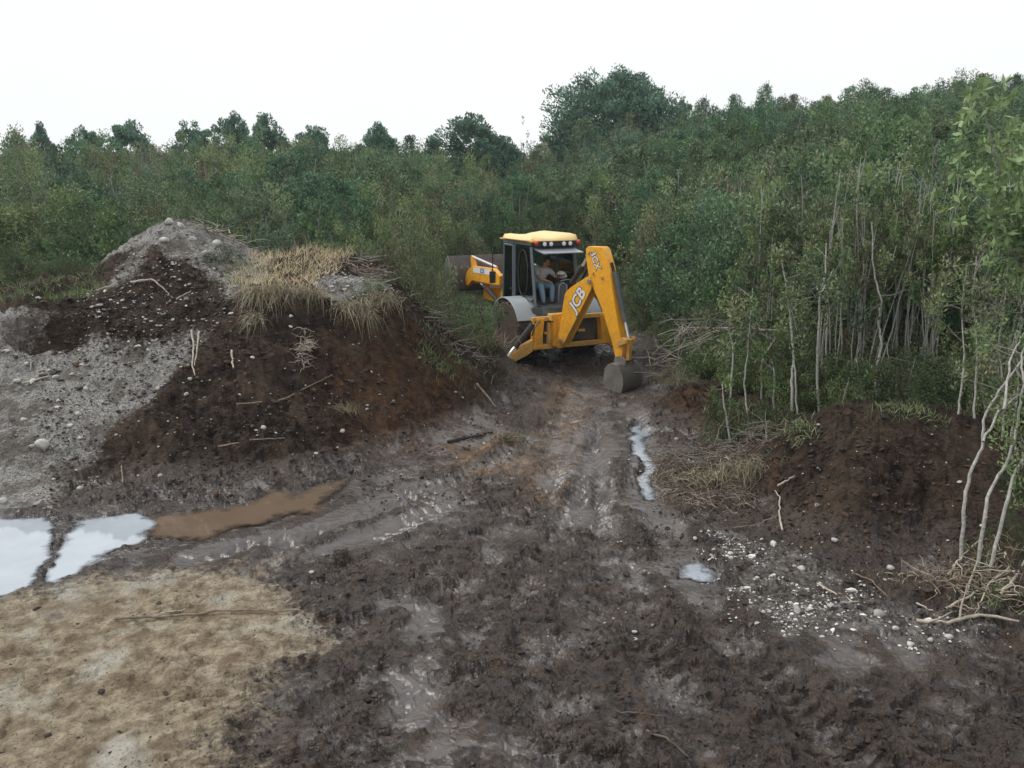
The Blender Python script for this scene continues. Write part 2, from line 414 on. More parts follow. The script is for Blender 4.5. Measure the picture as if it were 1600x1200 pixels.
def ground_mat():
    m, nt, b, out = nmat('wet_soil')
    n = N(nt); P = n.pos()
    big = n.noise(1.1, 4, .6, P); mid = n.noise(6, 5, .65, P); fine = n.noise(38, 4, .7, P); vf = n.noise(110, 3, .7, P)
    mud = n.mix(n.ramp(mid, .35, .65), (0.011, 0.007, 0.005), (0.065, 0.042, 0.029))
    mud = n.mix(n.ramp(big, .52, .68), mud, (0.078, 0.052, 0.035))
    mud = n.mix(n.math('MULTIPLY', n.ramp(fine, .54, .62), .8), mud, (0.007, 0.005, 0.004))
    mud = n.mix(n.math('MULTIPLY', n.ramp(n.noise(2.3, 3, .6, P), .58, .7), .5), mud, (0.076, 0.036, 0.014))
    peat = n.mix(n.ramp(mid, .38, .62), (0.015, 0.011, 0.009), (0.061, 0.043, 0.032))
    peat = n.mix(n.math('MULTIPLY', n.ramp(big, .5, .62), .7), peat, (0.084, 0.059, 0.042))
    peat = n.mix(n.math('MULTIPLY', n.ramp(vf, .66, .72), .5), peat, (0.282, 0.197, 0.130))
    rust = n.mix(n.ramp(mid, .3, .7), (.034, .018, .010), (.120, .062, .032))
    grav = n.mix(n.ramp(fine, .4, .6), (0.124, 0.119, 0.110), (0.414, 0.400, 0.379))
    grav = n.mix(n.ramp(mid, .5, .65), grav, (0.248, 0.241, 0.228))
    grav = n.mix(n.math('MULTIPLY', n.ramp(vf, .6, .66), .8), grav, (0.635, 0.620, 0.593))
    grav = n.mix(n.math('MULTIPLY', n.ramp(n.noise(1.6, 5, .7, P), .52, .42), .75), grav, (0.091, 0.074, 0.064))
    grav = n.mix(n.math('MULTIPLY', n.ramp(n.noise(9, 4, .7, P), .55, .62), .6), grav, (0.068, 0.058, 0.049))
    tan = n.mix(n.ramp(mid, .38, .62), (0.188, 0.144, 0.097), (0.414, 0.350, 0.250))
    tan = n.mix(n.math('MULTIPLY', n.ramp(n.noise(2.2, 4, .7, P), .50, .64), .7), tan, (0.176, 0.125, 0.082))
    tan = n.mix(n.ramp(n.noise(1.5, 3, .5, P), .55, .7), tan, (0.451, 0.425, 0.362))
    tan = n.mix(n.math('MULTIPLY', n.ramp(fine, .58, .66), .8), tan, (0.063, 0.045, 0.033))
    ochre = n.mix(n.ramp(mid, .35, .65), (.12, .065, .026), (.30, .18, .085))
    forest = n.mix(n.ramp(mid, .35, .65), (.03, .03, .016), (.07, .06, .035))
    brk = n.noise(14, 4, .7, P)
    def zone(name, gain=1.6):
        a = n.math('ADD', n.attr(name), n.math('MULTIPLY_ADD', brk, 1.3, -.65))
        return n.ramp(a, .32, .68)
    c = n.mix(n.attr('slope'), mud, peat)
    c = n.mix(n.math('MULTIPLY', n.math('MULTIPLY', n.attr('rust'), n.ramp(n.noise(2.5, 5, .75, P), .3, .6)), .9), c, rust)
    c = n.mix(n.math('MULTIPLY', n.math('MULTIPLY', n.attr('ochre'), n.ramp(n.noise(3.5, 5, .75, P), .34, .56)), .85), c, ochre)
    c = n.mix(zone('tan'), c, tan)
    c = n.mix(zone('gravel'), c, grav)
    c = n.mix(n.math('MULTIPLY', zone('grit'), n.ramp(brk, .42, .62)), c, n.mix(.35, grav, mud))
    c = n.mix(n.attr('forest'), c, forest)
    c = n.mix(n.math('MULTIPLY', n.attr('basin'), .7), c, (.055, .045, .042))
    wet = n.attr('wet')
    c = n.mix(n.math('MULTIPLY', wet, .75), c, (.092, .080, .076))
    nt.links.new(c, b.inputs['Base Color'])
    dry = n.math('MAXIMUM', n.attr('slope'), n.math('MAXIMUM', n.attr('tan'), n.attr('gravel')))
    ro = n.math('MULTIPLY_ADD', dry, .48, .35)
    ro = n.math('MULTIPLY_ADD', fine, .2, n.math('ADD', ro, -.1))
    ro = n.math('SUBTRACT', ro, n.math('MULTIPLY', n.math('MAXIMUM', wet, n.attr('basin')), .27), clamp=True)
    nt.links.new(ro, b.inputs['Roughness'])
    sp = n.math('MULTIPLY_ADD', dry, -.50, .62)
    sp = n.math('MULTIPLY_ADD', wet, .25, sp)
    nt.links.new(sp, b.inputs['Specular IOR Level'])
    wn = n.new('ShaderNodeTexNoise'); wn.inputs['Scale'].default_value = 9; nt.links.new(P, wn.inputs['Vector'])
    mp = n.new('ShaderNodeMapping'); mp.inputs['Scale'].default_value = (.75, 1.25, 1.1); nt.links.new(P, mp.inputs['Vector'])
    ad = n.new('ShaderNodeVectorMath', operation='MULTIPLY_ADD'); nt.links.new(wn.outputs['Color'], ad.inputs[0]); ad.inputs[1].default_value = (.16, .16, .16); nt.links.new(mp.outputs[0], ad.inputs[2])
    def vor(sc):
        v = n.new('ShaderNodeTexVoronoi'); v.inputs['Scale'].default_value = sc; nt.links.new(ad.outputs[0], v.inputs['Vector']); return v.outputs['Distance']
    h = n.math('ADD', n.math('MULTIPLY', n.noise(20, 5, .7, P), 1.0), n.math('MULTIPLY', vf, .18))
    h = n.math('ADD', h, n.math('ADD', n.math('MULTIPLY', vor(13), -.9), n.math('MULTIPLY', vor(34), -.2)))
    bp = n.new('ShaderNodeBump'); bp.inputs['Distance'].default_value = .05
    nt.links.new(n.math('MULTIPLY_ADD', wet, -.68, .95), bp.inputs['Strength'])
    nt.links.new(h, bp.inputs['Height']); nt.links.new(bp.outputs[0], b.inputs['Normal'])
    return m

def simple(name, col, rough=.6, var=0.25, scale=12, metal=0.0, dirt=None, dirt_amt=.4, dirt_scale=5, bump=0.0, spec=.5):
    m, nt, b, out = nmat(name); n = N(nt); P = n.objco()
    lo = tuple(v * (1 - var) for v in col); hi = tuple(min(1, v * (1 + var)) for v in col)
    c = n.mix(n.ramp(n.noise(scale, 4, .6, P), .3, .7), lo, hi)
    if dirt:
        f = n.math('MULTIPLY', n.ramp(n.noise(dirt_scale, 6, .75, P), .46, .72), dirt_amt)
        zc = n.new('ShaderNodeSeparateXYZ'); nt.links.new(P, zc.inputs[0])
        c = n.mix(f, c, dirt)
        spl = n.math('MULTIPLY', n.ramp(n.noise(34, 3, .8, P), .60, .66), n.ramp(zc.outputs['Z'], 2.6, .3))
        c = n.mix(n.math('MULTIPLY', spl, min(1, dirt_amt * 1.6)), c, tuple(v * .7 for v in dirt))
        low = n.math('MULTIPLY', n.ramp(n.noise(4, 6, .8, P), .38, .62), n.ramp(zc.outputs['Z'], 1.25, .1))
        c = n.mix(n.math('MULTIPLY', low, .75), c, tuple(v * .8 for v in dirt))
    nt.links.new(c, b.inputs['Base Color'])
    b.inputs['Roughness'].default_value = rough; b.inputs['Metallic'].default_value = metal
    b.inputs['Specular IOR Level'].default_value = spec
    if bump:
        bp = n.new('ShaderNodeBump'); bp.inputs['Distance'].default_value = bump
        nt.links.new(n.noise(scale * 2, 4, .6, P), bp.inputs['Height']); nt.links.new(bp.outputs[0], b.inputs['Normal'])
    return m

def leaf_mat(name, cols, transl=.2, patch=1.0):
    """leaf colours vary from plant to plant and from spray to spray"""
    m, nt, b, out = nmat(name); n = N(nt)
    oi = n.new('ShaderNodeObjectInfo')
    rnd = oi.outputs['Random']
    cr = n.new('ShaderNodeValToRGB'); cr.color_ramp.interpolation = 'LINEAR'
    el = cr.color_ramp.elements
    while len(el) < len(cols): el.new(.5)
    for i, cc in enumerate(cols):
        el[i].position = i / (len(cols) - 1); el[i].color = (*cc, 1)
    nz = n.math('MULTIPLY_ADD', n.noise(.35 * patch, 2, .5, n.pos()), 1.6, -.55)
    nt.links.new(n.math('ADD', n.math('MULTIPLY', rnd, .75), n.math('MULTIPLY', nz, .45), clamp=True), cr.inputs[0])
    v = n.attr('v')
    k = n.new('ShaderNodeHueSaturation')
    nt.links.new(cr.outputs[0], k.inputs['Color'])
    nt.links.new(n.math('MULTIPLY_ADD', v, 1.25, .38), k.inputs['Value'])
    nt.links.new(n.math('MULTIPLY_ADD', v, -.03, .515), k.inputs['Hue'])
    nt.links.new(k.outputs[0], b.inputs['Base Color'])
    b.inputs['Roughness'].default_value = .55
    b.inputs['Specular IOR Level'].default_value = .3
    tr = n.new('ShaderNodeBsdfTranslucent'); nt.links.new(k.outputs[0], tr.inputs['Color'])
    mx = n.new('ShaderNodeMixShader'); mx.inputs[0].default_value = transl
    nt.links.new(b.outputs[0], mx.inputs[1]); nt.links.new(tr.outputs[0], mx.inputs[2])
    nt.links.new(mx.outputs[0], out.inputs['Surface'])
    return m

M = {}
M['ground'] = ground_mat()
M['leaf_olive'] = leaf_mat('olive_leaves', [(0.083, 0.142, 0.063), (0.135, 0.201, 0.077), (0.175, 0.227, 0.100), (0.167, 0.176, 0.102), (0.100, 0.176, 0.075), (0.191, 0.243, 0.128)])
M['leaf_dark'] = leaf_mat('dark_leaves', [(0.065, 0.133, 0.076), (0.092, 0.190, 0.099), (0.126, 0.213, 0.087), (0.089, 0.158, 0.107), (0.150, 0.199, 0.105), (0.077, 0.167, 0.091)])
M['leaf_hazed'] = leaf_mat('hazy_blue_green_leaves', [(0.134, 0.242, 0.157), (0.107, 0.195, 0.134), (0.160, 0.264, 0.152)])  # blue-green leaves of far trees, with distant haze tinted into their colour
M['leaf_brown'] = leaf_mat('brownish_leaves', [(.14, .085, .045), (.11, .095, .05), (.16, .10, .045)])
M['leaf_pale'] = leaf_mat('pale_green_leaves', [(0.210, 0.290, 0.128), (0.180, 0.268, 0.120), (0.255, 0.304, 0.165)], .3)
M['leaf_yellow'] = leaf_mat('yellow_green_leaves', [(.17, .17, .075), (.13, .155, .06), (.20, .18, .10)], .3)
M['leaf_bright'] = leaf_mat('fresh_green_leaves', [(0.060, 0.098, 0.038), (0.072, 0.098, 0.041), (0.052, 0.082, 0.041)], .25)
M['bark_pale'] = simple('pale_bark', (.33, .32, .29), .8, .4, 25, bump=.004)
M['bark_mid'] = simple('lichen_bark', (.20, .195, .165), .8, .4, 25)
M['bark_grey'] = simple('grey_bark', (.22, .205, .185), .85, .4, 20)
M['bark_dark'] = simple('brown_bark', (.11, .085, .065), .9, .4, 20)
M['straw'] = leaf_mat('dry_straw', [(0.709, 0.585, 0.388), (0.574, 0.499, 0.310), (0.776, 0.671, 0.486)], .25)
M['dead_grass'] = leaf_mat('dead_grass_blades', [(0.330, 0.289, 0.190), (0.242, 0.218, 0.144), (0.396, 0.354, 0.241)], .2)
M['root'] = simple('root_wood', (.20, .15, .11), .85, .5, 15)
M['root_pale'] = simple('peeled_wood', (.38, .33, .27), .8, .35, 15)
M['stone'] = simple('pale_stone', (.46, .45, .42), .75, .35, 9)
M['stone_white'] = simple('white_stone', (.68, .68, .65), .7, .2, 6)
M['stone_grey'] = simple('grey_stone', (.30, .29, .275), .8, .4, 3)
M['clod'] = simple('dark_clod', (.034, .026, .021), .85, .5, 10, bump=.01)
M['clod_rust'] = simple('rusty_clod', (.065, .035, .02), .9, .5, 10, bump=.01)

def water_mat(name, col, rough, ior, fleck=False):
    m, nt, b, out = nmat(name); n = N(nt); P = n.pos()
    tb_ = n.new('ShaderNodeBsdfTransparent'); mx_ = n.new('ShaderNodeMixShader')
    dep = n.math('ADD', n.attr('v'), n.math('MULTIPLY_ADD', n.noise(11, 4, .65, P), .9, -.45), clamp=True)
    nt.links.new(n.ramp(dep, .08, .75), mx_.inputs[0]); nt.links.new(tb_.outputs[0], mx_.inputs[1]); nt.links.new(b.outputs[0], mx_.inputs[2])
    nt.links.new(mx_.outputs[0], out.inputs['Surface'])
    c = n.mix(n.ramp(n.noise(1.8, 4, .6, P), .35, .65), tuple(v * .93 for v in col), tuple(min(1, v * 1.04) for v in col))
    if fleck:
        c = n.mix(n.math('MULTIPLY', n.ramp(n.noise(26, 3, .7, P), .62, .66), .7), c, (.45, .42, .38))
    nt.links.new(c, b.inputs['Base Color'])
    b.inputs['Roughness'].default_value = rough; b.inputs['IOR'].default_value = ior
    bp = n.new('ShaderNodeBump'); bp.inputs['Distance'].default_value = .0001; bp.inputs['Strength'].default_value = .05
    nt.links.new(n.noise(9, 2, .5, P), bp.inputs['Height']); nt.links.new(bp.outputs[0], b.inputs['Normal'])
    return m
M['water_sky_tone'] = water_mat('sky_toned_water', (.40, .44, .49), .03, 1.6)  # pale reflection of the sky is partly put into the base colour
M['water_brown'] = water_mat('brown_water', (.150, .108, .076), .04, 1.5, False)
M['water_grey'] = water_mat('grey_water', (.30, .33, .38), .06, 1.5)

# haze: a thin even air round everything, under the sky
hzm = bpy.data.materials.new('thin_haze'); hzm.use_nodes = True; hzm.node_tree.nodes.clear()
_ho = hzm.node_tree.nodes.new('ShaderNodeOutputMaterial'); _hv = hzm.node_tree.nodes.new('ShaderNodeVolumePrincipled')
_hv.inputs['Color'].default_value = (.82, .92, 1.0, 1); _hv.inputs['Density'].default_value = HAZE; _hv.inputs['Anisotropy'].default_value = .2
hzm.node_tree.links.new(_hv.outputs[0], _ho.inputs['Volume'])
_x, _y0, _y1, _z0, _z1 = 245, -245, 245, -4, 20
_me = bpy.data.meshes.new('haze')
_me.from_pydata([(sx * _x, yy, zz_) for zz_ in (_z0, _z1) for sx, yy in ((-1, _y0), (1, _y0), (1, _y1), (-1, _y1))], [], [(0, 3, 2, 1), (4, 5, 6, 7), (0, 1, 5, 4), (1, 2, 6, 5), (2, 3, 7, 6), (3, 0, 4, 7)])
_me.materials.append(hzm)
_o = bpy.data.objects.new('haze', _me); COL.objects.link(_o); _o['kind'] = 'stuff'; _o['label'] = 'thin pale haze in the air over the whole clearing'; _o['category'] = 'haze'

# ------------------------------------------------------------------ mesh building
def link(o, parent=None):
    COL.objects.link(o)
    if parent: o.parent = parent
    return o

def tag(o, label=None, cat=None, group=None, kind=None):
    if label: o['label'] = label
    if cat: o['category'] = cat
    if group: o['group'] = group
    if kind: o['kind'] = kind
    return o

def empty(name, loc=(0, 0, 0), rz=0.0, sc=1.0):
    o = bpy.data.objects.new(name, None); o.empty_display_size = .2
    o.location = loc; o.rotation_euler = (0, 0, rz)
    o.scale = (sc, sc, sc) if not isinstance(sc, tuple) else sc
    COL.objects.link(o); return o

def mesh_np(name, V, Q, mats, attr=None, smooth=False, midx=None):
    """quads (or triangles) from arrays"""
    me = bpy.data.meshes.new(name)
    V = np.asarray(V, float).reshape(-1, 3); Q = np.asarray(Q, np.int64)
    k = Q.shape[1]
    me.vertices.add(len(V)); me.vertices.foreach_set('co', V.ravel())
    me.loops.add(Q.size); me.loops.foreach_set('vertex_index', Q.ravel())
    me.polygons.add(len(Q)); me.polygons.foreach_set('loop_start', np.arange(len(Q)) * k)
    me.polygons.foreach_set('use_smooth', np.full(len(Q), smooth))
    if midx is not None: me.polygons.foreach_set('material_index', midx)
    if attr is not None:
        a = me.attributes.new('v', 'FLOAT', 'POINT'); a.data.foreach_set('value', np.asarray(attr, float))
    for m in mats: me.materials.append(m)
    me.update(calc_edges=True)
    return me

def norm(a):
    return a / (np.linalg.norm(a, axis=-1, keepdims=True) + 1e-9)

def leaves(C, D, size, asp=.45, rng=R, jit=.6):
    """diamond leaves at points C, growing along D"""
    n = len(C)
    a = norm(D + rng.normal(0, jit, (n, 3)))
    b = norm(np.cross(a, rng.normal(0, 1, (n, 3))))
    L = (size * rng.uniform(.6, 1.35, n))[:, None]
    W = L * asp
    p0 = C - a * L * .5; p2 = C + a * L * .5
    p1 = C + b * W * .5; p3 = C - b * W * .5
    V = np.stack([p0, p1, p2, p3], 1).reshape(-1, 3)
    return V, np.arange(n * 4).reshape(n, 4)

def tube_arr(P, rad, ns=5):
    P = np.asarray(P, float); m = len(P)
    rad = np.broadcast_to(np.asarray(rad, float), (m,))
    T = np.gradient(P, axis=0); T = norm(T)
    ref = np.array([.31, .17, .93]) if abs(T[0][2]) < .8 else np.array([1., .1, 0])
    A = norm(np.cross(T, ref)); B = np.cross(T, A)
    th = np.arange(ns) / ns * 2 * math.pi
    V = P[:, None, :] + rad[:, None, None] * (np.cos(th)[None, :, None] * A[:, None, :] + np.sin(th)[None, :, None] * B[:, None, :])
    V = V.reshape(-1, 3)
    i = np.arange(m - 1)[:, None] * ns; j = np.arange(ns)[None, :]; j2 = (j + 1) % ns
    Q = np.stack([i + j, i + j2, i + ns + j2, i + ns + j], -1).reshape(-1, 4)
    return V, Q

class Acc:
    def __init__(s): s.V = []; s.Q = []; s.n = 0; s.a = []; s.m = []
    def add(s, V, Q, v=.5, mi=0):
        s.V.append(V); s.Q.append(np.asarray(Q) + s.n); s.n += len(V)
        s.a.append(np.broadcast_to(np.asarray(v, float), (len(V),))); s.m.append(np.full(len(Q), mi))
        return s
    def mesh(s, name, mats, smooth=False):
        return mesh_np(name, np.concatenate(s.V), np.concatenate(s.Q), mats, np.concatenate(s.a), smooth, np.concatenate(s.m))

def wobble(p0, p1, k, amp, rng=R):
    t = np.linspace(0, 1, k)[:, None]
    P = np.array(p0)[None] * (1 - t) + np.array(p1)[None] * t
    w = np.cumsum(rng.normal(0, amp, (k, 3)), 0); w -= w[0] * (1 - t) + w[-1] * t * .5
    return P + w * np.minimum(1, t * 3)

def stems(acc, H, Rr, n, rng, r0=.035, lean=.15, mi=0, z0=0.0, twigs=3):
    tops = []
    for i in range(n):
        a = rng.uniform(0, 6.28); d = Rr * rng.uniform(.2, .9)
        b = (rng.uniform(-.12, .12), rng.uniform(-.12, .12), z0)
        h = H * rng.uniform(.75, 1.0)
        t = (b[0] + d * math.cos(a) * (.4 + lean), b[1] + d * math.sin(a) * (.4 + lean), h)
        P = wobble(b, t, 9, .035 * H / 3, rng)
        acc.add(*tube_arr(P, np.linspace(r0, r0 * .3, 9), 5), mi=mi)
        for k in range(twigs):
            q = P[rng.randint(3, 8)]
            e = q + np.array([rng.uniform(-.5, .5), rng.uniform(-.5, .5), rng.uniform(.2, .7)]) * H * .16
            acc.add(*tube_arr(wobble(q, e, 5, .02, rng), np.linspace(r0 * .4, r0 * .15, 5), 4), mi=mi)
        tops.append(P)
    return tops

def crown_points(H, Rr, rng, n_clump, per, z_lo=.15, shape='plume'):
    """leaf positions: many upright sprays through an uneven crown, gaps between them"""
    C, D, v = [], [], []
    for i in range(n_clump):
        if shape == 'dome':
            u = rng.uniform(0, 1) ** .6; a = rng.uniform(0, 6.28); zz = rng.uniform(0, 1)
            prof = math.sqrt(max(0, 1 - (max(0, zz - .35) / .65) ** 2.4)) * (.8 + .2 * min(1, zz / .3))
            rad = Rr * prof * (1 - (1 - u) * .7) * (1 + .2 * math.sin(a * 3 + Rr * 7 + zz * 4) + .1 * math.sin(a * 5 + zz * 9))
            c = np.array([rad * math.cos(a), rad * math.sin(a), H * (z_lo + (1 - z_lo) * zz * (.9 + .07 * math.sin(a * 2 + H) + .05 * math.sin(a * 5)))])
            e = np.array([.15, .15, .13]) * Rr * rng.uniform(.6, 1.4)
        elif shape == 'column':
            a = rng.uniform(0, 6.28); zz = rng.uniform(0, 1)
            prof = (1 - zz ** 2.5) * .75 + .25
            rad = Rr * prof * rng.uniform(.2, 1)
            c = np.array([rad * math.cos(a), rad * math.sin(a), H * (z_lo + (1 - z_lo) * zz * .95)])
            e = np.array([.26, .26, .35]) * Rr * rng.uniform(.6, 1.2)
        else:
            a = rng.uniform(0, 6.28); rr_ = math.sqrt(rng.uniform(0, 1)); zz = rng.uniform(0, 1) ** .8
            top = 1 - .45 * rr_ ** 2 + rng.uniform(-.12, .08)
            rad = Rr * rr_ * (.55 + .45 * min(1, zz * 2.2))
            c = np.array([rad * math.cos(a), rad * math.sin(a), H * (z_lo + (top - z_lo) * zz)])
            e = np.array([.20, .20, .27]) * Rr * rng.uniform(.6, 1.25)
        g = rng.normal(0, 1, (per, 3)); g = norm(g) * (rng.uniform(.25, 1, (per, 1)) ** .5)
        p = c + g * e
        ax = c * np.array([1, 1, 0]) / (Rr + .01)
        C.append(p); D.append(norm(g * .6 + ax * .5 + np.array([0, 0, .9])))
        v.append(np.repeat(np.clip(rng.uniform(.1, .9) + rng.normal(0, .12, per), 0, 1), 4))
    return np.concatenate(C), np.concatenate(D), np.concatenate(v)

def make_plant(name, H, Rr, seed, leafm, barkm, n_clump=60, per=60, size=.075, shape='plume', z_lo=.12, nst=5, r0=.03, asp=.42, twigs=3):
    rng = np.random.RandomState(seed)
    t = Acc(); stems(t, H * .93, Rr, nst, rng, r0, mi=0, twigs=twigs)
    C, D, v = crown_points(H, Rr, rng, n_clump, per, z_lo, shape)
    V, Q = leaves(C, D, size, asp, rng)
    c = Acc(); c.add(V, Q, v)
    tm = t.mesh(name + '_trunk', [barkm], True)
    cm = c.mesh(name + '_crown', [leafm])
    j = Acc(); j.V = t.V + c.V; j.a = t.a + c.a
    nt_ = sum(len(x) for x in t.V)
    j.Q = t.Q + [q + nt_ for q in c.Q]; j.m = t.m + [np.full(len(q), 1) for q in c.Q]; 
    jm = j.mesh(name + '_whole', [barkm, leafm])
    return dict(trunk=tm, crown=cm, whole=jm, H=H, R=Rr)

def place_plant(kind, proto, loc, h, rz, label, cat, group=None, wide=1.0, tilt=0.0):
    s = h / proto['H']
    e = empty(kind, loc, rz, (s * wide, s * wide, s))
    e.rotation_euler = (tilt * math.cos(rz * 3), tilt * math.sin(rz * 3), rz)
    link(bpy.data.objects.new('trunk', proto['trunk']), e)
    link(bpy.data.objects.new('crown', proto['crown']), e)
    tag(e, label, cat, group)
    return e

# ------------------------------------------------------------------ ground and water
ground, GRID = build_ground()
ground.data.materials.append(M['ground'])
_A_, _RR_, _ZZ_, _ang, _rr = GRID
def gz(x, y):
    """height of the finished ground"""
    r = math.hypot(x, y); a = math.atan2(x, y)
    i = int(np.clip(np.searchsorted(_rr, r), 1, len(_rr) - 1)); j = int(np.clip(np.searchsorted(_ang, a), 1, len(_ang) - 1))
    return float(_ZZ_[i, j])

def puddle(name, key, mat, z, label, grow=.07, fade=.14):
    pts = np.array([p[:2] for p in PW[key]])
    lo, hi = pts.min(0) - .4, pts.max(0) + .4
    st = .04
    X, Y = np.meshgrid(np.arange(lo[0], hi[0], st), np.arange(lo[1], hi[1], st))
    d = poly_d(X.ravel() + 0.22 * fbm(X.ravel(), Y.ravel(), .5, 5, 5, .6), Y.ravel() + 0.22 * fbm(X.ravel(), Y.ravel(), .5, 5, 6, .6), pts).reshape(X.shape)
    ok = (d[:-1, :-1] < grow) & (d[1:, 1:] < grow) & (d[1:, :-1] < grow) & (d[:-1, 1:] < grow)
    idx = np.arange(X.size).reshape(X.shape)
    q = np.stack([idx[:-1, :-1], idx[:-1, 1:], idx[1:, 1:], idx[1:, :-1]], -1)[ok]
    used, inv = np.unique(q, return_inverse=True)
    V = np.stack([X.ravel()[used], Y.ravel()[used], np.full(len(used), z)], -1)
    me = mesh_np(name, V, inv.reshape(-1, 4), [mat], attr=sstep(-d.ravel()[used], -.05, fade), smooth=True)
    o = link(bpy.data.objects.new(name, me)); tag(o, label, 'puddle', kind='structure'); del o['category']
    return o
puddle('puddle', 'silty_puddle', M['water_sky_tone'], -.024, 'bright pale puddle at the left edge reflecting the sky')
puddle('puddle', 'pale_puddle_b', M['water_sky_tone'], -.027, 'smaller bright puddle left of the brown one')
puddle('puddle', 'muddy_puddle', M['water_brown'], -.030, 'long opaque brown puddle at the foot of the left mound', .10, .34)
puddle('puddle', 'small_puddle', M['water_grey'], -.024, 'little bright puddle in the right wheel rut near the gravel', .05)
puddle('puddle', 'rut_puddle', M['water_grey'], -.024, 'narrow bright water in the right rut below the digging bucket', .05)

# ------------------------------------------------------------------ plants: one prototype mesh of each habit, copied with obj data shared
PR = {}
PR['olive'] = [make_plant('olive', 3.6, 1.25, 100 + i, M['leaf_olive'], M['bark_mid'], 85, 95, .085, 'plume', .10, 4, .026) for i in range(5)]
PR['dark'] = [make_plant('dark', 3.8, 1.2, 200 + i, M['leaf_dark'], M['bark_mid'], 90, 95, .085, 'plume', .08, 3, .03) for i in range(5)]
PR['column'] = [make_plant('column', 4.6, 1.05, 300 + i, M['leaf_dark'], M['bark_grey'], 80, 90, .095, 'column', .1, 3, .04) for i in range(3)]
PR['pole'] = [make_plant('pole', 3.8, .55, 900 + i, M['leaf_olive'], M['bark_pale'], 22, 60, .065, 'plume', .55, 3, .019, twigs=2) for i in range(4)]
PR['round'] = [make_plant('round', 4.2, 1.7, 950 + i, M['leaf_dark'], M['bark_grey'], 170, 75, .10, 'dome', .12, 4, .05) for i in range(4)]
PR['dome'] = [make_plant('dome', 7.0, 2.3, 400 + i, M['leaf_hazed'], M['bark_grey'], 300, 80, .19, 'dome', .12, 4, .07) for i in range(4)]
PR['bigdome'] = [make_plant('bigdome', 10.0, 4.6, 450, M['leaf_hazed'], M['bark_grey'], 900, 60, .22, 'dome', .1, 6, .12)]
PR['brown'] = [make_plant('brown', 2.8, 1.0, 500 + i, M['leaf_brown'], M['bark_pale'], 50, 60, .07, 'plume', .1, 6, .02) for i in range(2)]
PR['slim'] = [make_plant('slim', 4.4, .85, 600 + i, M['leaf_olive'], M['bark_pale'], 60, 70, .075, 'plume', .42, 3, .026, twigs=4) for i in range(5)]
PR['bare'] = [make_plant('bare', 3.4, .8, 650 + i, M['leaf_olive'], M['bark_mid'], 16, 40, .06, 'plume', .4, 6, .02, twigs=8) for i in range(3)]
PR['low'] = [make_plant('low', 1.3, .85, 700 + i, M['leaf_bright'], M['bark_dark'], 55, 70, .055, 'plume', .05, 6, .015) for i in range(3)]
PR['lowolive'] = [make_plant('lowolive', 1.4, .9, 750 + i, M['leaf_olive'], M['bark_dark'], 60, 75, .055, 'plume', .05, 6, .015) for i in range(3)]
PR['lowrust'] = [make_plant('lowrust', 1.0, .7, 780, M['leaf_brown'], M['bark_dark'], 40, 60, .05, 'plume', .05, 6, .012)]
PR['bright'] = [make_plant('bright', 3.2, 1.2, 800 + i, M['leaf_bright'], M['bark_grey'], 80, 80, .09, 'plume', .1, 3, .03) for i in range(2)]
PR['yellow'] = [make_plant('yellow', 3.2, 1.1, 850, M['leaf_yellow'], M['bark_pale'], 60, 60, .075, 'plume', .2, 6, .025)]
PR['sapling'] = [make_plant('sapling', 3.0, .5, 870, M['leaf_olive'], M['bark_grey'], 10, 30, .08, 'plume', .4, 2, .03)]

# --- where the thicket begins, as seen from the track
FRONT = [(-300, 21), (0, 21.5), (150, 21.5), (260, 21.5), (400, 21), (520, 20.6), (600, 20.8), (660, 24), (690, 28.5), (760, 31), (850, 32), (950, 31.5), (1010, 27),
         (1050, 22), (1100, 18.6), (1160, 16.4), (1220, 14.6), (1300, 13.7), (1400, 13.4), (1480, 13.3), (1600, 13.0), (1900, 13)]
FX = [f[0] for f in FRONT]; FY = [f[1] for f in FRONT]
def front(px): return float(np.interp(px, FX, FY))

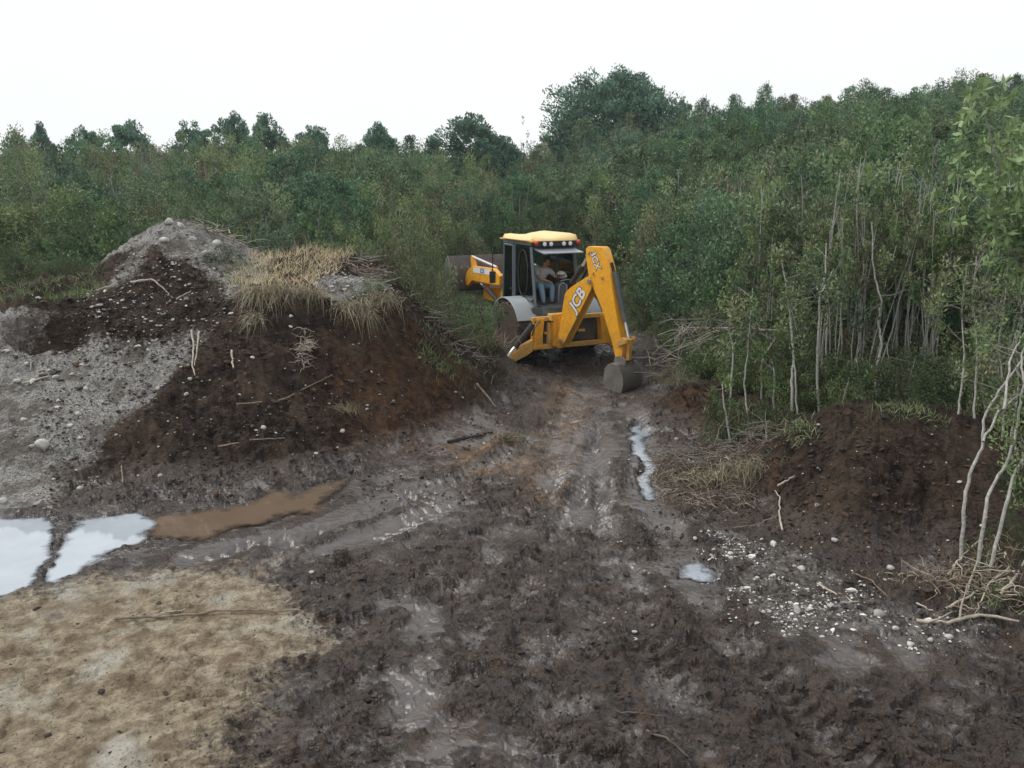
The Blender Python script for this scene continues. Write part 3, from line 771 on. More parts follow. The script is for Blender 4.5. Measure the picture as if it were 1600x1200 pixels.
pts = []
rv = np.random.RandomState(5)
y = 13.2
while y < 84:
    sp = 1.25 + max(0, (y - 22)) * .022
    xs = np.arange(-y * .64 - 1, y * .64 + 1, sp)
    for x in xs:
        X = x + rv.uniform(-.45, .45) * sp; Y = y + rv.uniform(-.45, .45) * sp
        px = 800 + FPX * X / (Y * math.cos(TH) + .9)
        d = Y - front(px)
        if d > rv.uniform(0, .6): pts.append((X, Y, px, d))
    y += sp * .95
pts = np.array(pts)
zz = base_z(pts[:, 0], pts[:, 1])
rows = []
for (X, Y, px, d), z in zip(pts, zz):
    right = sstep(np.array(px), 800, 1150)
    h = 2.7 + (Y - 21) * .062 if px < 700 else 3.0 + right * .55 + min(1.1, (Y - 15) * .022)
    if px < 700: h = min(h, 4.5)
    h *= rv.uniform(.66, 1.2)
    # rare emergent crowns; low open edge
    if rv.rand() < .05: h *= 1.15
    if d < 1.2: h *= rv.uniform(.55, .9)
    r = rv.rand()
    patch = float(vnoise(np.array(X / 6.0), np.array(Y / 6.0), 77))
    if Y < 24 and px > 1040:
        kind = 'slim' if r < .34 else 'bare' if r < .42 else 'dark' if r < .75 else 'olive' if r < .96 else 'bright'
    elif px < 640:
        kind = 'olive' if r < .5 + .3 * (patch - .5) else 'bare' if r < .57 else 'brown' if r < .63 else 'slim' if r < .70 else 'round' if r < .86 else 'column' if r < .9 and Y > 30 else 'dark'
    elif px < 1000:
        kind = 'olive' if r < .42 else 'slim' if r < .50 else 'bare' if r < .54 else 'round' if r < .74 else 'dark' if r < .88 else 'column' if Y > 30 else 'olive'
    else:
        kind = 'round' if r < .20 + .3 * (patch - .5) else 'dark' if r < .44 + .4 * (patch - .5) else 'olive' if r < .62 else 'column' if r < .82 else 'slim' if r < .87 else 'bright' if r < .93 else 'bare' if r < .96 else 'yellow' if r < .97 else 'dark'
    rows.append([d, X, Y, z, px, h, kind, rv.uniform(0, 6.28), rv.uniform(.85, 1.25), rv.uniform(0, .1)])
for i in range(38):
    px = rv.uniform(1085, 1620); Y = front(px) + rv.uniform(-.5, 1.6); X = (px - 800) / FPX * (Y * math.cos(TH) + .7)
    rows.append([rv.uniform(0, 1.2), X, Y, bz(X, Y), px, rv.uniform(2.7, 4.1), 'pole', rv.uniform(0, 6.28), rv.uniform(.7, 1.0), rv.uniform(0, .12)])
rows.sort(key=lambda q: q[0] + rv.uniform(0, .3))

LOOK = {'olive': ('evergreen_shrub', 'olive green shrub', 'shrub'), 'dark': ('evergreen_tree', 'dark green bushy tree', 'tree'),
        'column': ('evergreen_tree', 'narrow upright dark tree', 'tree'), 'brown': ('evergreen_shrub', 'brownish half dry shrub', 'shrub'),
        'slim': ('slender_tree', 'slender pale stemmed tree', 'tree'), 'pole': ('slender_tree', 'white stemmed sapling', 'tree'), 'round': ('evergreen_tree', 'round crowned green tree', 'tree'),
        'bare': ('dead_shrub', 'nearly leafless grey shrub', 'shrub'), 'bright': ('evergreen_tree', 'fresh green bushy tree', 'tree'),
        'yellow': ('evergreen_shrub', 'yellowish green shrub', 'shrub')}
ANCH = [(0, 'at the far left edge'), (110, 'above the heap of dead branches'), (220, 'straight above the gravel peak'), (300, 'above the right flank of the gravel peak'),
        (385, 'above the left end of the straw patch'), (460, 'above the right end of the straw patch'), (550, 'above the rusty bush on the mound'),
        (635, 'left of the raised loader bucket'), (700, 'above the raised loader bucket'), (775, 'above the left half of the cab'), (835, 'above the right half of the cab'),
        (900, 'above the top of the digger arm'), (965, 'just right of the digger arm'), (1030, 'above the bare fallen branches'), (1110, 'above the fallen tree'),
        (1180, 'above the pair of pale stems'), (1250, 'above the forked pale stem'), (1320, 'above the bundle of white stems'), (1390, 'above the dark soil mound'),
        (1465, 'above the end of the dark mound'), (1540, 'by the leaning trunks')]
def anchor(px): return [t for x, t in ANCH if px >= x or x == 0][-1]
n_ind = {'L': 70, 'C': 55, 'R': 155}
seen = {}
rest = []
for d, X, Y, z, px, h, kind, rz, wide, tilt in rows:
    zn_ = 'L' if px < 640 else 'C' if px < 1040 else 'R'
    inframe = -60 < px < 1660
    if n_ind[zn_] > 0 and inframe and h > 1.2:
        n_ind[zn_] -= 1
        nm, tx, cat = LOOK[kind]
        row = 'in front' if d < 1.2 else 'in second row' if d < 2.6 else 'further back'
        siz = 'low ' if h < 2.4 else 'tall ' if h > 3.5 else ''
        lb = siz + tx + ' ' + row + ', ' + anchor(px)
        o = place_plant(nm, PR[kind][rv.randint(len(PR[kind]))], (X, Y, z - .05), h, rz, lb, cat, None, wide, tilt)
        seen.setdefault(lb, []).append((px, o))
    else:
        rest.append((X, Y, z - .05, h, kind, rz, wide))

for lb, lst in seen.items():
    lst.sort(key=lambda q: q[0])
    for i, (px_, o) in enumerate(lst):
        if len(lst) == 2: o['label'] = ('left ' if i == 0 else 'right ') + lb
        elif len(lst) == 3: o['label'] = ('left ', 'middle ', 'right ')[i] + lb
        elif len(lst) > 3 and len(lb.split()) <= 13: o['label'] = (('first', 'second', 'third', 'fourth', 'fifth', 'sixth', 'seventh')[i] if i < 7 else 'last') + ' from left ' + lb
        elif len(lst) > 3: o['group'] = lb
# --- the rest of the wood: one object, plants instanced on points
protoc = bpy.data.collections.new('plant_kinds')      # not linked to the scene
order = []
for k in ('olive', 'dark', 'column', 'round', 'pole', 'brown', 'slim', 'bare', 'bright', 'yellow', 'lowolive', 'low'):
    for i, p in enumerate(PR[k]):
        o = bpy.data.objects.new('kind_%02d' % len(order), p['whole']); protoc.objects.link(o); order.append((k, p['H']))
def scatter(name, pts_, label, cat):
    n_ = len(pts_)
    me = bpy.data.meshes.new(name)
    me.vertices.add(n_); me.vertices.foreach_set('co', np.array([p[:3] for p in pts_], float).ravel())
    ids, sc, rt = [], [], []
    for (X, Y, Z, h, kind, rz, wide) in pts_:
        c = [i for i, q in enumerate(order) if q[0] == kind]
        k = c[rv.randint(len(c))]; ids.append(k); s_ = h / order[k][1]; sc.append((s_ * wide, s_ * wide, s_)); rt.append((0, 0, rz))
    a = me.attributes.new('idx', 'INT', 'POINT'); a.data.foreach_set('value', np.array(ids, np.int32))
    a = me.attributes.new('scl', 'FLOAT_VECTOR', 'POINT'); a.data.foreach_set('vector', np.array(sc, float).ravel())
    a = me.attributes.new('rot', 'FLOAT_VECTOR', 'POINT'); a.data.foreach_set('vector', np.array(rt, float).ravel())
    o = link(bpy.data.objects.new(name, me))
    g = bpy.data.node_groups.new(name, 'GeometryNodeTree')
    g.interface.new_socket('Geometry', in_out='INPUT', socket_type='NodeSocketGeometry')
    g.interface.new_socket('Geometry', in_out='OUTPUT', socket_type='NodeSocketGeometry')
    gi, go = g.nodes.new('NodeGroupInput'), g.nodes.new('NodeGroupOutput')
    ci = g.nodes.new('GeometryNodeCollectionInfo'); ci.inputs['Collection'].default_value = protoc
    ci.inputs['Separate Children'].default_value = True; ci.inputs['Reset Children'].default_value = True
    ip = g.nodes.new('GeometryNodeInstanceOnPoints'); ip.inputs['Pick Instance'].default_value = True
    def na(nm, ty):
        q = g.nodes.new('GeometryNodeInputNamedAttribute'); q.data_type = ty; q.inputs['Name'].default_value = nm; return q.outputs['Attribute']
    L = g.links
    L.new(gi.outputs[0], ip.inputs['Points']); L.new(ci.outputs[0], ip.inputs['Instance'])
    L.new(na('idx', 'INT'), ip.inputs['Instance Index'])
    L.new(na('rot', 'FLOAT_VECTOR'), ip.inputs['Rotation']); L.new(na('scl', 'FLOAT_VECTOR'), ip.inputs['Scale'])
    L.new(ip.outputs[0], go.inputs[0])
    md = o.modifiers.new('plants', 'NODES'); md.node_group = g
    tag(o, label, cat, kind='stuff')
    return o
scatter('woodland', rest, 'mass of evergreen woodland that fills the slopes up to the skyline', 'woodland')

# --- undergrowth between the stems
und = []
for i in range(2600):
    px = rv.uniform(-40, 1640); f = front(px)
    Y = f + rv.uniform(-.9, 9) ** 1.0 if px > 1040 else f + rv.uniform(-1.0, 4)
    X = (px - 800) / FPX * (Y * math.cos(TH) + .7)
    if rv.rand() < .55: und.append((X, Y, 0, rv.uniform(.35, 1.0), 'lowolive' if rv.rand() < .7 else 'low' if rv.rand() < .5 else 'brown', rv.uniform(0, 6.3), 1.1))
uz = base_z([u[0] for u in und], [u[1] for u in und])
und = [(u[0], u[1], z - .05) + u[3:] for u, z in zip(und, uz)]
scatter('undergrowth', und, 'low tangled undergrowth along the foot of the thicket', 'undergrowth')

# --- trees that stand up against the sky
def skytree(px, top, wpx, Y, kind, name, label, cat='tree', group=None):
    top -= 5 if px < 860 else 3; wpx *= 1.15
    zt = at(px, top, Y)[2]; X = at(px, top, Y)[0]; g0 = bz(X, Y)
    p = PR[kind][rv.randint(len(PR[kind]))]
    h = zt - g0
    wid = wpx / FPX * Y / (2 * p['R']) / (h / p['H'])
    return place_plant(name, p, (X, Y, g0 - .1), h, rv.uniform(0, 6.3), label, cat, group, wid * 1.0)
SKY = [
 (20, 208, 42, 62, 'dome', 'small rounded tree at the far left end of the skyline'),
 (60, 197, 52, 60, 'dome', 'second skyline tree from the left edge with pointed round top'),
 (135, 201, 52, 62, 'dome', 'small pale blue green tree low on the left skyline'),
 (197, 191, 88, 60, 'dome', 'broad rounded skyline tree above the left end of the gravel mound'),
 (297, 193, 76, 60, 'dome', 'domed skyline tree directly above the peak of the gravel mound'),
 (358, 179, 66, 58, 'dome', 'tallest and narrowest skyline tree left of the centre'),
 (412, 184, 78, 62, 'dome', 'lighter green skyline tree just right of the tall narrow one'),
 (488, 196, 74, 60, 'dome', 'round topped skyline tree above the dry grass patch'),
 (545, 232, 60, 62, 'dome', 'low tree in the dip of the skyline left of the centre'),
 (590, 195, 74, 58, 'dome', 'skyline tree with leaning pointed top above the low brown mound'),
 (640, 212, 60, 60, 'column', 'dark ragged skyline tree next to the pointed one'),
 (735, 176, 112, 52, 'dome', 'large loose crowned tree above the raised loader bucket'),
 (785, 212, 80, 54, 'dome', 'dark round tree right of the large loose crowned tree'),
 (700, 250, 70, 46, 'dome', 'blue green tree below the large loose crowned tree'),
 (900, 178, 90, 62, 'dome', 'left shoulder crown of the big domed tree group'),
 (990, 118, 105, 66, 'dome', 'right crown of the big domed tree group on the ridge'),
 (1062, 150, 50, 66, 'dome', 'small rounded tree right of the big domed crown'),
 (1100, 152, 44, 60, 'column', 'short dark tree on the ridge right of the big dome'),
 (1150, 146, 46, 60, 'column', 'second short dark tree on the ridge right of the big dome'),
 (1198, 130, 42, 60, 'column', 'upright dark tree that stands above the right ridge line'),
 (1240, 146, 40, 60, 'column', 'thin topped dark tree right of the upright ridge tree'),
 (1285, 158, 40, 60, 'column', 'low dark tree in the dip of the right ridge'),
 (1328, 156, 26, 58, 'column', 'narrow black green tree in the dip of the right ridge'),
 (1372, 157, 46, 58, 'column', 'dark tree on the ridge between narrow tree and far bushes'),
 (1425, 163, 40, 58, 'sapling', 'thin bare topped sapling on the right ridge'),
 (1465, 140, 46, 58, 'column', 'ridge tree right of the bare topped sapling'),
 (1500, 124, 52, 58, 'column', 'tall ridge tree where the skyline climbs at the right'),
 (1545, 122, 52, 58, 'column', 'bushy ridge tree second from the right edge'),
 (1588, 124, 50, 58, 'column', 'bushy ridge tree at the right edge of the skyline'),
 (820, 188, 20, 56, 'sapling', 'thin leafless sapling poking above the skyline left of the big dome'),
 (1655, 120, 60, 58, 'column', 'ridge tree just beyond the right edge')]
for px, top, w, Y, k, lb in SKY[:-1]:
    skytree(px, top, w, Y, k, 'skyline_tree', lb)
skytree(955, 110, 170, 64, 'bigdome', 'skyline_tree', 'biggest broad domed tree standing high above the wood')

# --- single shrubs one can point at
def shrub(px, py, w, h, Y, kind, name, label, cat='shrub'):
    X = at(px, py, Y)[0]; z = bz(X, Y); p = PR[kind][rv.randint(len(PR[kind]))]
    hh = h / FPX * Y * 1.04; wid = (w / FPX * Y / (2 * p['R'])) / (hh / p['H'])
    return place_plant(name, p, (X, Y, z - .08), hh, rv.uniform(0, 6.3), label, cat, None, wid)
for a in [
 (645, 495, 120, 135, 18.3, 'lowolive', 'olive_bush', 'large olive brown bush right of the dry grass on the mound'),
 (610, 450, 70, 75, 18.8, 'lowrust', 'rusty_bush', 'rusty tipped bush at the right end of the dry grass'),
 (742, 484, 100, 58, 19.8, 'lowolive', 'olive_bush', 'rounded bush in front of the raised loader bucket'),
 (672, 530, 100, 110, 17.7, 'lowolive', 'green_bush', 'deep green bush behind the right shoulder of the left mound'),
 (712, 550, 84, 84, 18.3, 'lowolive', 'green_bush', 'low green bush halfway between mound and digger'),
 (748, 570, 56, 66, 18.9, 'lowolive', 'olive_bush', 'grassy bush beside the left stabiliser leg of the digger'),
 (722, 520, 60, 40, 19.2, 'lowolive', 'olive_bush', 'small bush under the slope in front of the digger wheel'),
 (1190, 345, 66, 90, 24.0, 'bright', 'bright_tree', 'bright green bushy tree in the middle of the right wood'),
 (1445, 350, 90, 100, 17.0, 'bright', 'bright_tree', 'fresh green tree near the right edge of the wood'),
 (1105, 480, 95, 130, 18.6, 'yellow', 'yellowish_shrub', 'yellowish half dry shrub right of the digger'),
 (1065, 545, 80, 45, 17.0, 'yellow', 'yellowish_shrub', 'low yellow green sprout patch under the fallen branches'),
 (1125, 690, 60, 70, 13.0, 'low', 'green_bush', 'green shoots between the pale stems above the root mass'),
 (1205, 680, 66, 56, 12.6, 'low', 'green_bush', 'low bright bush at the left shoulder of the dark soil mound'),
 (1570, 865, 60, 66, 8.9, 'low', 'green_bush', 'feathery green bush at the foot of the leaning stems'),
 (1580, 790, 60, 60, 10.0, 'low', 'green_bush', 'dark leafy bush behind the leaning stems at the right edge'),
 (1450, 660, 90, 60, 12.3, 'lowolive', 'olive_bush', 'olive bush peeking over the top of the dark soil mound'),
 (1540, 690, 80, 110, 11.9, 'lowolive', 'olive_bush', 'tall olive bush behind the right side of the dark mound'),
 (25, 470, 100, 90, 18.2, 'low', 'green_bush', 'bright green bush at the left edge beside the gravel slope'),
 (110, 440, 80, 60, 18.6, 'low', 'green_bush', 'green bush on the left shoulder of the gravel mound'),
 (70, 415, 90, 60, 19.3, 'lowrust', 'rusty_bush', 'rust coloured low bush on the far left slope'),
 (20, 400, 90, 90, 20.2, 'lowolive', 'olive_bush', 'olive bush at the far left below the reddish shrubs'),
 (150, 400, 70, 60, 19.4, 'lowolive', 'olive_bush', 'olive bush just left of the gravel peak'),
 (40, 335, 90, 60, 23.0, 'lowrust', 'rusty_bush', 'reddish dead looking shrub in the left thicket'),
 (350, 425, 60, 26, 16.6, 'low', 'green_bush', 'small weeds right below the gravel peak'),
 (690, 480, 50, 40, 18.4, 'lowolive', 'olive_bush', 'small bush between the big bush and the loader bucket'),
 (1000, 520, 60, 40, 25.0, 'lowolive', 'olive_bush', 'low scrub on the cleared ground right of the boom')]:
    shrub(*a)

# --- tall pale stems that can be followed one by one, right of the track
def traced_tree(paths, Y0, lean, label, crown_n=14, size=.07, name='slender_tree', leafm='leaf_olive', rr=.04, crown_r=.55, cat='tree', top_only=True, seed=1):
    """paths: pixel outlines of stems, set out at a real distance"""
    rng = np.random.RandomState(seed)
    b = at(paths[0][0][0], paths[0][0][1], Y0)
    e = empty(name, (b[0], b[1], bz(b[0], b[1]) - .05)); o0 = np.array(e.location)
    allp = []
    for pth in paths:
        k = len(pth)
        P = np.array([at(p[0], p[1], Y0 + lean * i / max(1, k - 1) + rng.uniform(-.05, .05)) for i, p in enumerate(pth)])
        if pth is paths[0]: P[0] = o0
        t = np.linspace(0, k - 1, k * 4); PP = np.stack([np.interp(t, range(k), P[:, c]) for c in range(3)], -1)
        PP[1:-1] += rng.normal(0, .005, (len(PP) - 2, 3))
        rad = (rr if pth is paths[0] else rr * .7) * np.linspace(1, .45, len(PP))
        m = Acc(); m.add(*tube_arr(PP - o0, rad, 6))
        link(bpy.data.objects.new('stem', m.mesh('stem', [M['bark_pale']], True)), e)
        allp.append(PP)
    if crown_n:
        c = Acc(); 
        for i in range(crown_n):
            P = allp[rng.randint(len(allp))]; q = P[int(len(P) * rng.uniform(.62, 1)) - 1] if top_only else P[rng.randint(len(P))]
            ctr = q + rng.normal(0, 1, 3) * np.array([crown_r, crown_r, crown_r * .8]) * .6
            br = tube_arr(wobble(q - o0, ctr - o0, 4, .02, rng), [.007, .006, .005, .003], 4)
            c.add(*br, v=.3, mi=1)
            g = norm(rng.normal(0, 1, (70, 3))) * (rng.uniform(.2, 1, (70, 1)) ** .5)
            V, Q = leaves(ctr - o0 + g * np.array([.2, .2, .32]) * crown_r * 1.4, norm(g + [0, 0, .9]), size, .42, rng)
            c.add(V, Q, np.repeat(np.clip(rng.uniform(.1, .9) + rng.normal(0, .12, 70), 0, 1), 4))
        link(bpy.data.objects.new('crown', c.mesh('crown', [M[leafm], M['bark_mid']])), e)
    tag(e, label, cat); return e
for i, a in enumerate([
 ([[(1239, 662), (1237, 600), (1241, 560), (1238, 530), (1232, 470), (1222, 410)], [(1246, 655), (1242, 580), (1234, 500), (1240, 440)]], 12.9, .6, 'pair of pale stems rising together left of the dark mound'),
 ([[(1280, 655), (1276, 580), (1279, 520), (1281, 460), (1290, 430), (1291, 380)], [(1279, 460), (1276, 440)], [(1281, 462), (1303, 420)]], 13.0, .7, 'forked pale stem just right of the paired stems'),
 ([[(1294, 610), (1290, 540), (1294, 490), (1291, 430)]], 13.9, .5, 'thin pale stem behind the forked one'),
 ([[(1313, 600), (1316, 520), (1312, 430), (1315, 350)]], 14.3, .5, 'straight grey stem in the middle of the right wood'),
 ([[(1328, 560), (1325, 480), (1325, 400)]], 14.8, .5, 'thin straight stem beside the straight grey one'),
 ([[(1360, 650), (1368, 600), (1370, 570), (1378, 540), (1372, 500), (1378, 470), (1366, 430), (1362, 350)], [(1366, 640), (1372, 600), (1390, 570), (1386, 540)], [(1352, 645), (1344, 600), (1338, 560)]], 12.9, .6,
   'bundle of curved white stems on top of the dark mound'),
 ([[(1310, 645), (1322, 610), (1330, 580)]], 12.9, .3, 'short bent white stem at the mound top'),
 ([[(1140, 700), (1132, 640), (1128, 600)]], 12.7, .3, 'broken pale stem standing in the root mass'),
 ([[(1139, 665), (1142, 600), (1146, 545), (1140, 510), (1144, 460)]], 13.3, .5, 'wavy grey stem above the root mass'),
 ([[(1168, 670), (1163, 600), (1170, 530), (1176, 450)]], 13.5, .5, 'tall grey stem between root mass and paired stems'),
 ([[(1210, 640), (1209, 580), (1206, 560)]], 13.4, .3, 'short pale stem behind the shoulder of the dark mound'),
 ([[(1192, 600), (1190, 560), (1222, 515)]], 14.0, .3, 'crooked pale stem leaning right beneath the fallen branches'),
 ([[(1518, 700), (1524, 620), (1527, 540), (1519, 470), (1526, 400)]], 11.6, .5, 'tall straight pale stem behind the leaning trees'),
 ([[(1538, 690), (1534, 600), (1540, 520), (1534, 440)]], 12.0, .5, 'second straight pale stem behind the leaning trees'),
 ([[(1556, 740), (1552, 660), (1560, 590), (1556, 500)]], 11.9, .5, 'thin grey stem between the leaning trees'),
 ([[(1410, 650), (1420, 600), (1430, 560)], [(1432, 640), (1450, 590), (1462, 560)]], 12.6, .4, 'pair of low twisted stems right of the white bundle'),
 ([[(1473, 640), (1474, 590), (1472, 555)]], 12.7, .4, 'short straight stem at the right end of the mound top'),
 ]):
    traced_tree(a[0], a[1], a[2], a[3], crown_n=12 if a[0][0][-1][1] < 480 else 4, rr=.017 if i not in (0, 1, 5) else .022, seed=30 + i, crown_r=.5 if a[0][0][-1][1] < 480 else .3)
for i, a in enumerate([
 ([[(1504, 855), (1506, 790), (1518, 730), (1535, 700), (1538, 650), (1562, 610), (1600, 560), (1650, 500)], [(1536, 690), (1562, 640), (1590, 620), (1640, 580)]], 8.75, .9, 'long pale trunk leaning right, nearest the dark mound'),
 ([[(1533, 845), (1540, 790), (1548, 760), (1574, 725), (1590, 660), (1600, 600), (1595, 560), (1615, 500)], [(1568, 640), (1578, 560), (1600, 520)]], 8.6, .9, 'thick bent trunk at the right edge rising from the rooty bank'),
 ([[(1552, 835), (1572, 790), (1584, 740), (1610, 700), (1640, 650)]], 8.5, .6, 'thin curved trunk nearest the right edge'),
 ([[(1490, 700), (1500, 620), (1508, 560), (1502, 480), (1510, 420)]], 11.3, .5, 'thin straight stem left of the leaning trunks'),
 ([[(1566, 700), (1570, 620), (1560, 540), (1572, 450)]], 11.0, .5, 'thin grey stem crossing behind the leaning trunks'),
 ([[(1590, 760), (1580, 680), (1592, 600), (1586, 520)]], 10.6, .5, 'thin stem at the right edge behind the bent trunk')]):
    traced_tree(a[0], a[1], a[2], a[3], crown_n=8, rr=.020 if i < 3 else .015, seed=60 + i, crown_r=.5, size=.06)

# --- near tree whose larger pale leaves hang in at the right edge
rng = np.random.RandomState(9)
bx_ = at(1640, 600, 11.0)
e = empty('broadleaf_tree', (bx_[0], 11.0, bz(bx_[0], 11.0) - .05)); o0 = np.array(e.location)
t = Acc(); c = Acc()
for k, (p1) in enumerate([(1545, 165, 10.6), (1600, 200, 10.8), (1560, 260, 10.7), (1530, 290, 10.5), (1610, 320, 10.5), (1575, 345, 10.8), (1650, 180, 11.2), (1600, 245, 10.4)]):
    tip = np.array(at(*p1)); st = o0 + np.array([0, 0, 1.2 + .18 * k])
    P = wobble(st, tip, 8, .05, rng); t.add(*tube_arr(P - o0, np.linspace(.03, .008, 8), 5))
    for j in range(26):
        q = P[rng.randint(4, 8)] + rng.normal(0, .17, 3)
        D = norm(rng.normal(0, 1, (9, 3)) + [0, 0, -.1])
        V, Q = leaves(q + D * .07 - o0, D, .135, .4, rng, .2)
        c.add(V, Q, np.repeat(rng.uniform(.3, 1, 9), 4))
t.add(*tube_arr(wobble((0, 0, 0), (.1, 0, 3.4), 9, .03, rng), np.linspace(.06, .03, 9), 7))
link(bpy.data.objects.new('trunk', t.mesh('trunk', [M['bark_grey']], True)), e)
link(bpy.data.objects.new('crown', c.mesh('crown', [M['leaf_pale']])), e)
tag(e, 'near tree with large pale leaves hanging in at the upper right edge', 'tree')
# ------------------------------------------------------------------ grass
def gsurf(px, py):
    h = hit(px, py); return np.array([h[0], h[1], gz(h[0], h[1])])

def blades(acc, base, dirs, length, w, droop, rng, v=None):
    """curved grass blades of two segments; droop > 0 bends them down"""
    n = len(base)
    cl_ = fbm(base[:, 0] * 1.0 + length * 37, base[:, 1] * 1.0, .09, 2, 55)
    dirs = dirs + np.stack([cl_ * 1.1, fbm(base[:, 0], base[:, 1] + length * 19, .11, 2, 56) * .8, cl_ * 0], -1) + rng.normal(0, .22, base.shape)
    a = norm(dirs); side = norm(np.cross(a, rng.normal(0, 1, (n, 3)))) 
    L = (length * rng.uniform(.5, 1.2, n))[:, None]; W = w
    g = np.array([0, 0, -1.0])
    out = norm(rng.normal(0, 1, (n, 3)) * [1, 1, 0])
    d = (droop * rng.uniform(.5, 1.4, n))[:, None]
    p1 = base + a * L * .5 + g * L * d * .12 + out * L * .06
    p2 = base + a * L + g * L * d * .55 + out * L * .2
    V = np.stack([base - side * W, base + side * W, p1 + side * W * .8, p1 - side * W * .8, p2 + side * W * .15, p2 - side * W * .15], 1).reshape(-1, 3)
    i = np.arange(n)[:, None] * 6
    Q = np.concatenate([i + [0, 1, 2, 3], i + [3, 2, 4, 5]])
    vv = rng.uniform(0, 1, n) if v is None else v
    acc.add(V, Q, np.repeat(vv, 6))

rg = np.random.RandomState(21)
# the straw patch on top of the mound
poly = [hit(*q) for q in [(372, 452), (398, 400), (420, 402), (470, 398), (535, 402), (545, 425), (500, 440), (480, 462), (430, 462), (400, 470)]]
pp = np.array(poly)[:, :2]; lo, hi = pp.min(0) - .3, pp.max(0) + .3
xy = rg.uniform(lo, hi, (44000, 2)); d = poly_d(xy[:, 0] + .3 * fbm(xy[:, 0], xy[:, 1], .5, 2, 3), xy[:, 1] + .2 * fbm(xy[:, 0], xy[:, 1], .5, 2, 4), poly)
xy = xy[d < 0][:19000]
B = np.stack([xy[:, 0], xy[:, 1], np.array([gz(*q) for q in xy]) - .02], -1)
acc = Acc(); blades(acc, B, rg.normal(0, .3, B.shape) + [.1, 0, 1], .30, .0035, .35, rg)
o = link(bpy.data.objects.new('straw_grass', acc.mesh('straw_grass', [M['straw']])))
tag(o, 'patch of dry straw coloured grass on top of the left mound', 'grass', kind='stuff')

def tussock(px, py, w, n, length, droop, mat, label, up=.4, name='grass_tussock', cat='grass tuft', fwd=-.6):
    c = gsurf(px, py)
    e = rg.normal(0, 1, (n, 3)) * [w, w * .35, .03]
    b = e + [0, 0, .03]
    acc = Acc(); dr = rg.normal(0, .45, (n, 3)) + [0, fwd, up]
    blades(acc, b, dr, length, .005, droop, rg)
    o = link(bpy.data.objects.new(name, acc.mesh(name, [mat]))); o.location = c
    return tag(o, label, cat)
for a in [
 (405, 462, .14, 420, 0.45, 1.6, M['dead_grass'], 'long hanging tuft of dead grass at the left end of the straw patch'),
 (440, 458, .2, 500, 0.30, 1.4, M['dead_grass'], 'dead grass spilling over the mound edge below the straw patch'),
 (475, 455, .16, 420, 0.36, 1.5, M['dead_grass'], 'hanging grass tuft below the right end of the straw patch'),
 (545, 478, .2, 520, 0.36, 1.5, M['dead_grass'], 'grass tuft hanging over the dark soil right of the straw patch'),
 (590, 468, .2, 500, 0.29, 1.4, M['dead_grass'], 'grass tuft on the right shoulder of the left mound'),
 (565, 490, .1, 260, 0.36, 1.6, M['dead_grass'], 'thin hanging wisps lowest on the right shoulder of the mound'),
 (400, 500, .06, 160, 0.36, 1.6, M['dead_grass'], 'long thin strand of roots and grass hanging lowest on the dark face') ,
 (1070, 745, .2, 500, 0.23, 1.4, M['dead_grass'], 'dead grass hanging at the left end of the torn turf'),
 (1120, 750, .25, 600, 0.23, 1.4, M['dead_grass'], 'dead grass and fine roots in the middle of the torn turf'),
 (1180, 750, .2, 500, 0.23, 1.4, M['dead_grass'], 'dead grass at the right end of the torn turf')]:
    tussock(*a)
for a in [
 (190, 378, .25, 260, .4, .3, M['straw'], 'upright pale grass tuft on the left flank of the gravel peak', .9, 'grass_tussock', 'grass tuft', 0),
 (150, 395, .3, 260, .35, .4, M['dead_grass'], 'pale dead grass left of the gravel peak', .9, 'grass_tussock', 'grass tuft', 0),
 (740, 540, .35, 420, .45, .4, M['dead_grass'], 'dry grass between the left bushes and the digger leg', .9, 'grass_tussock', 'grass tuft', 0),
 (700, 470, .5, 420, .35, .4, M['dead_grass'], 'dry grass under the bush in front of the loader bucket', .9, 'grass_tussock', 'grass tuft', 0),
 (540, 400, .25, 200, .3, .3, M['straw'], 'sparse straw right of the straw patch', .9, 'grass_tussock', 'grass tuft', 0),
 (540, 640, .1, 120, .28, .5, M['dead_grass'], 'small brown tuft in the middle of the rust coloured slope', .9, 'grass_tussock', 'grass tuft', 0),
 (790, 690, .12, 160, .25, .6, M['dead_grass'], 'brownish tuft at the right foot of the left mound', .9, 'grass_tussock', 'grass tuft', 0),
 (1530, 900, .35, 200, .22, .8, M['dead_grass'], 'matted dry grass on the rooty bank at the right edge', .6, 'grass_tussock', 'grass tuft', -.3),
 (1440, 905, .3, 160, .13, .8, M['dead_grass'], 'pale matted grass at the left end of the right bank', .6, 'grass_tussock', 'grass tuft', -.3)]:
    tussock(*a)
# weeds: green fringe where nobody could count blades
B = []
for (x0, y0, x1, y1, n) in [(0, 400, 150, 470, 2600), (340, 400, 400, 450, 500), (660, 500, 780, 590, 1500), (960, 455, 1080, 520, 2600), (1100, 620, 1260, 690, 1800), (1380, 620, 1500, 650, 800),
                            (1500, 850, 1600, 960, 500), (560, 430, 620, 470, 500), (680, 450, 770, 500, 1200)]:
    for i in range(n // 12):
        h = hit(rg.uniform(x0, x1), rg.uniform(y0, y1))
        for j in range(12):
            X, Y = h[0] + rg.normal(0, .12), h[1] + rg.normal(0, .12); B.append((X, Y, gz(X, Y) - .01))
B = np.array(B); acc = Acc(); blades(acc, B, rg.normal(0, .4, B.shape) + [0, 0, 1], .17, .005, .6, rg)
o = link(bpy.data.objects.new('weeds', acc.mesh('weeds', [M['leaf_olive']])))
tag(o, 'thin green weeds on the edges of the dug ground', 'weeds', kind='stuff')

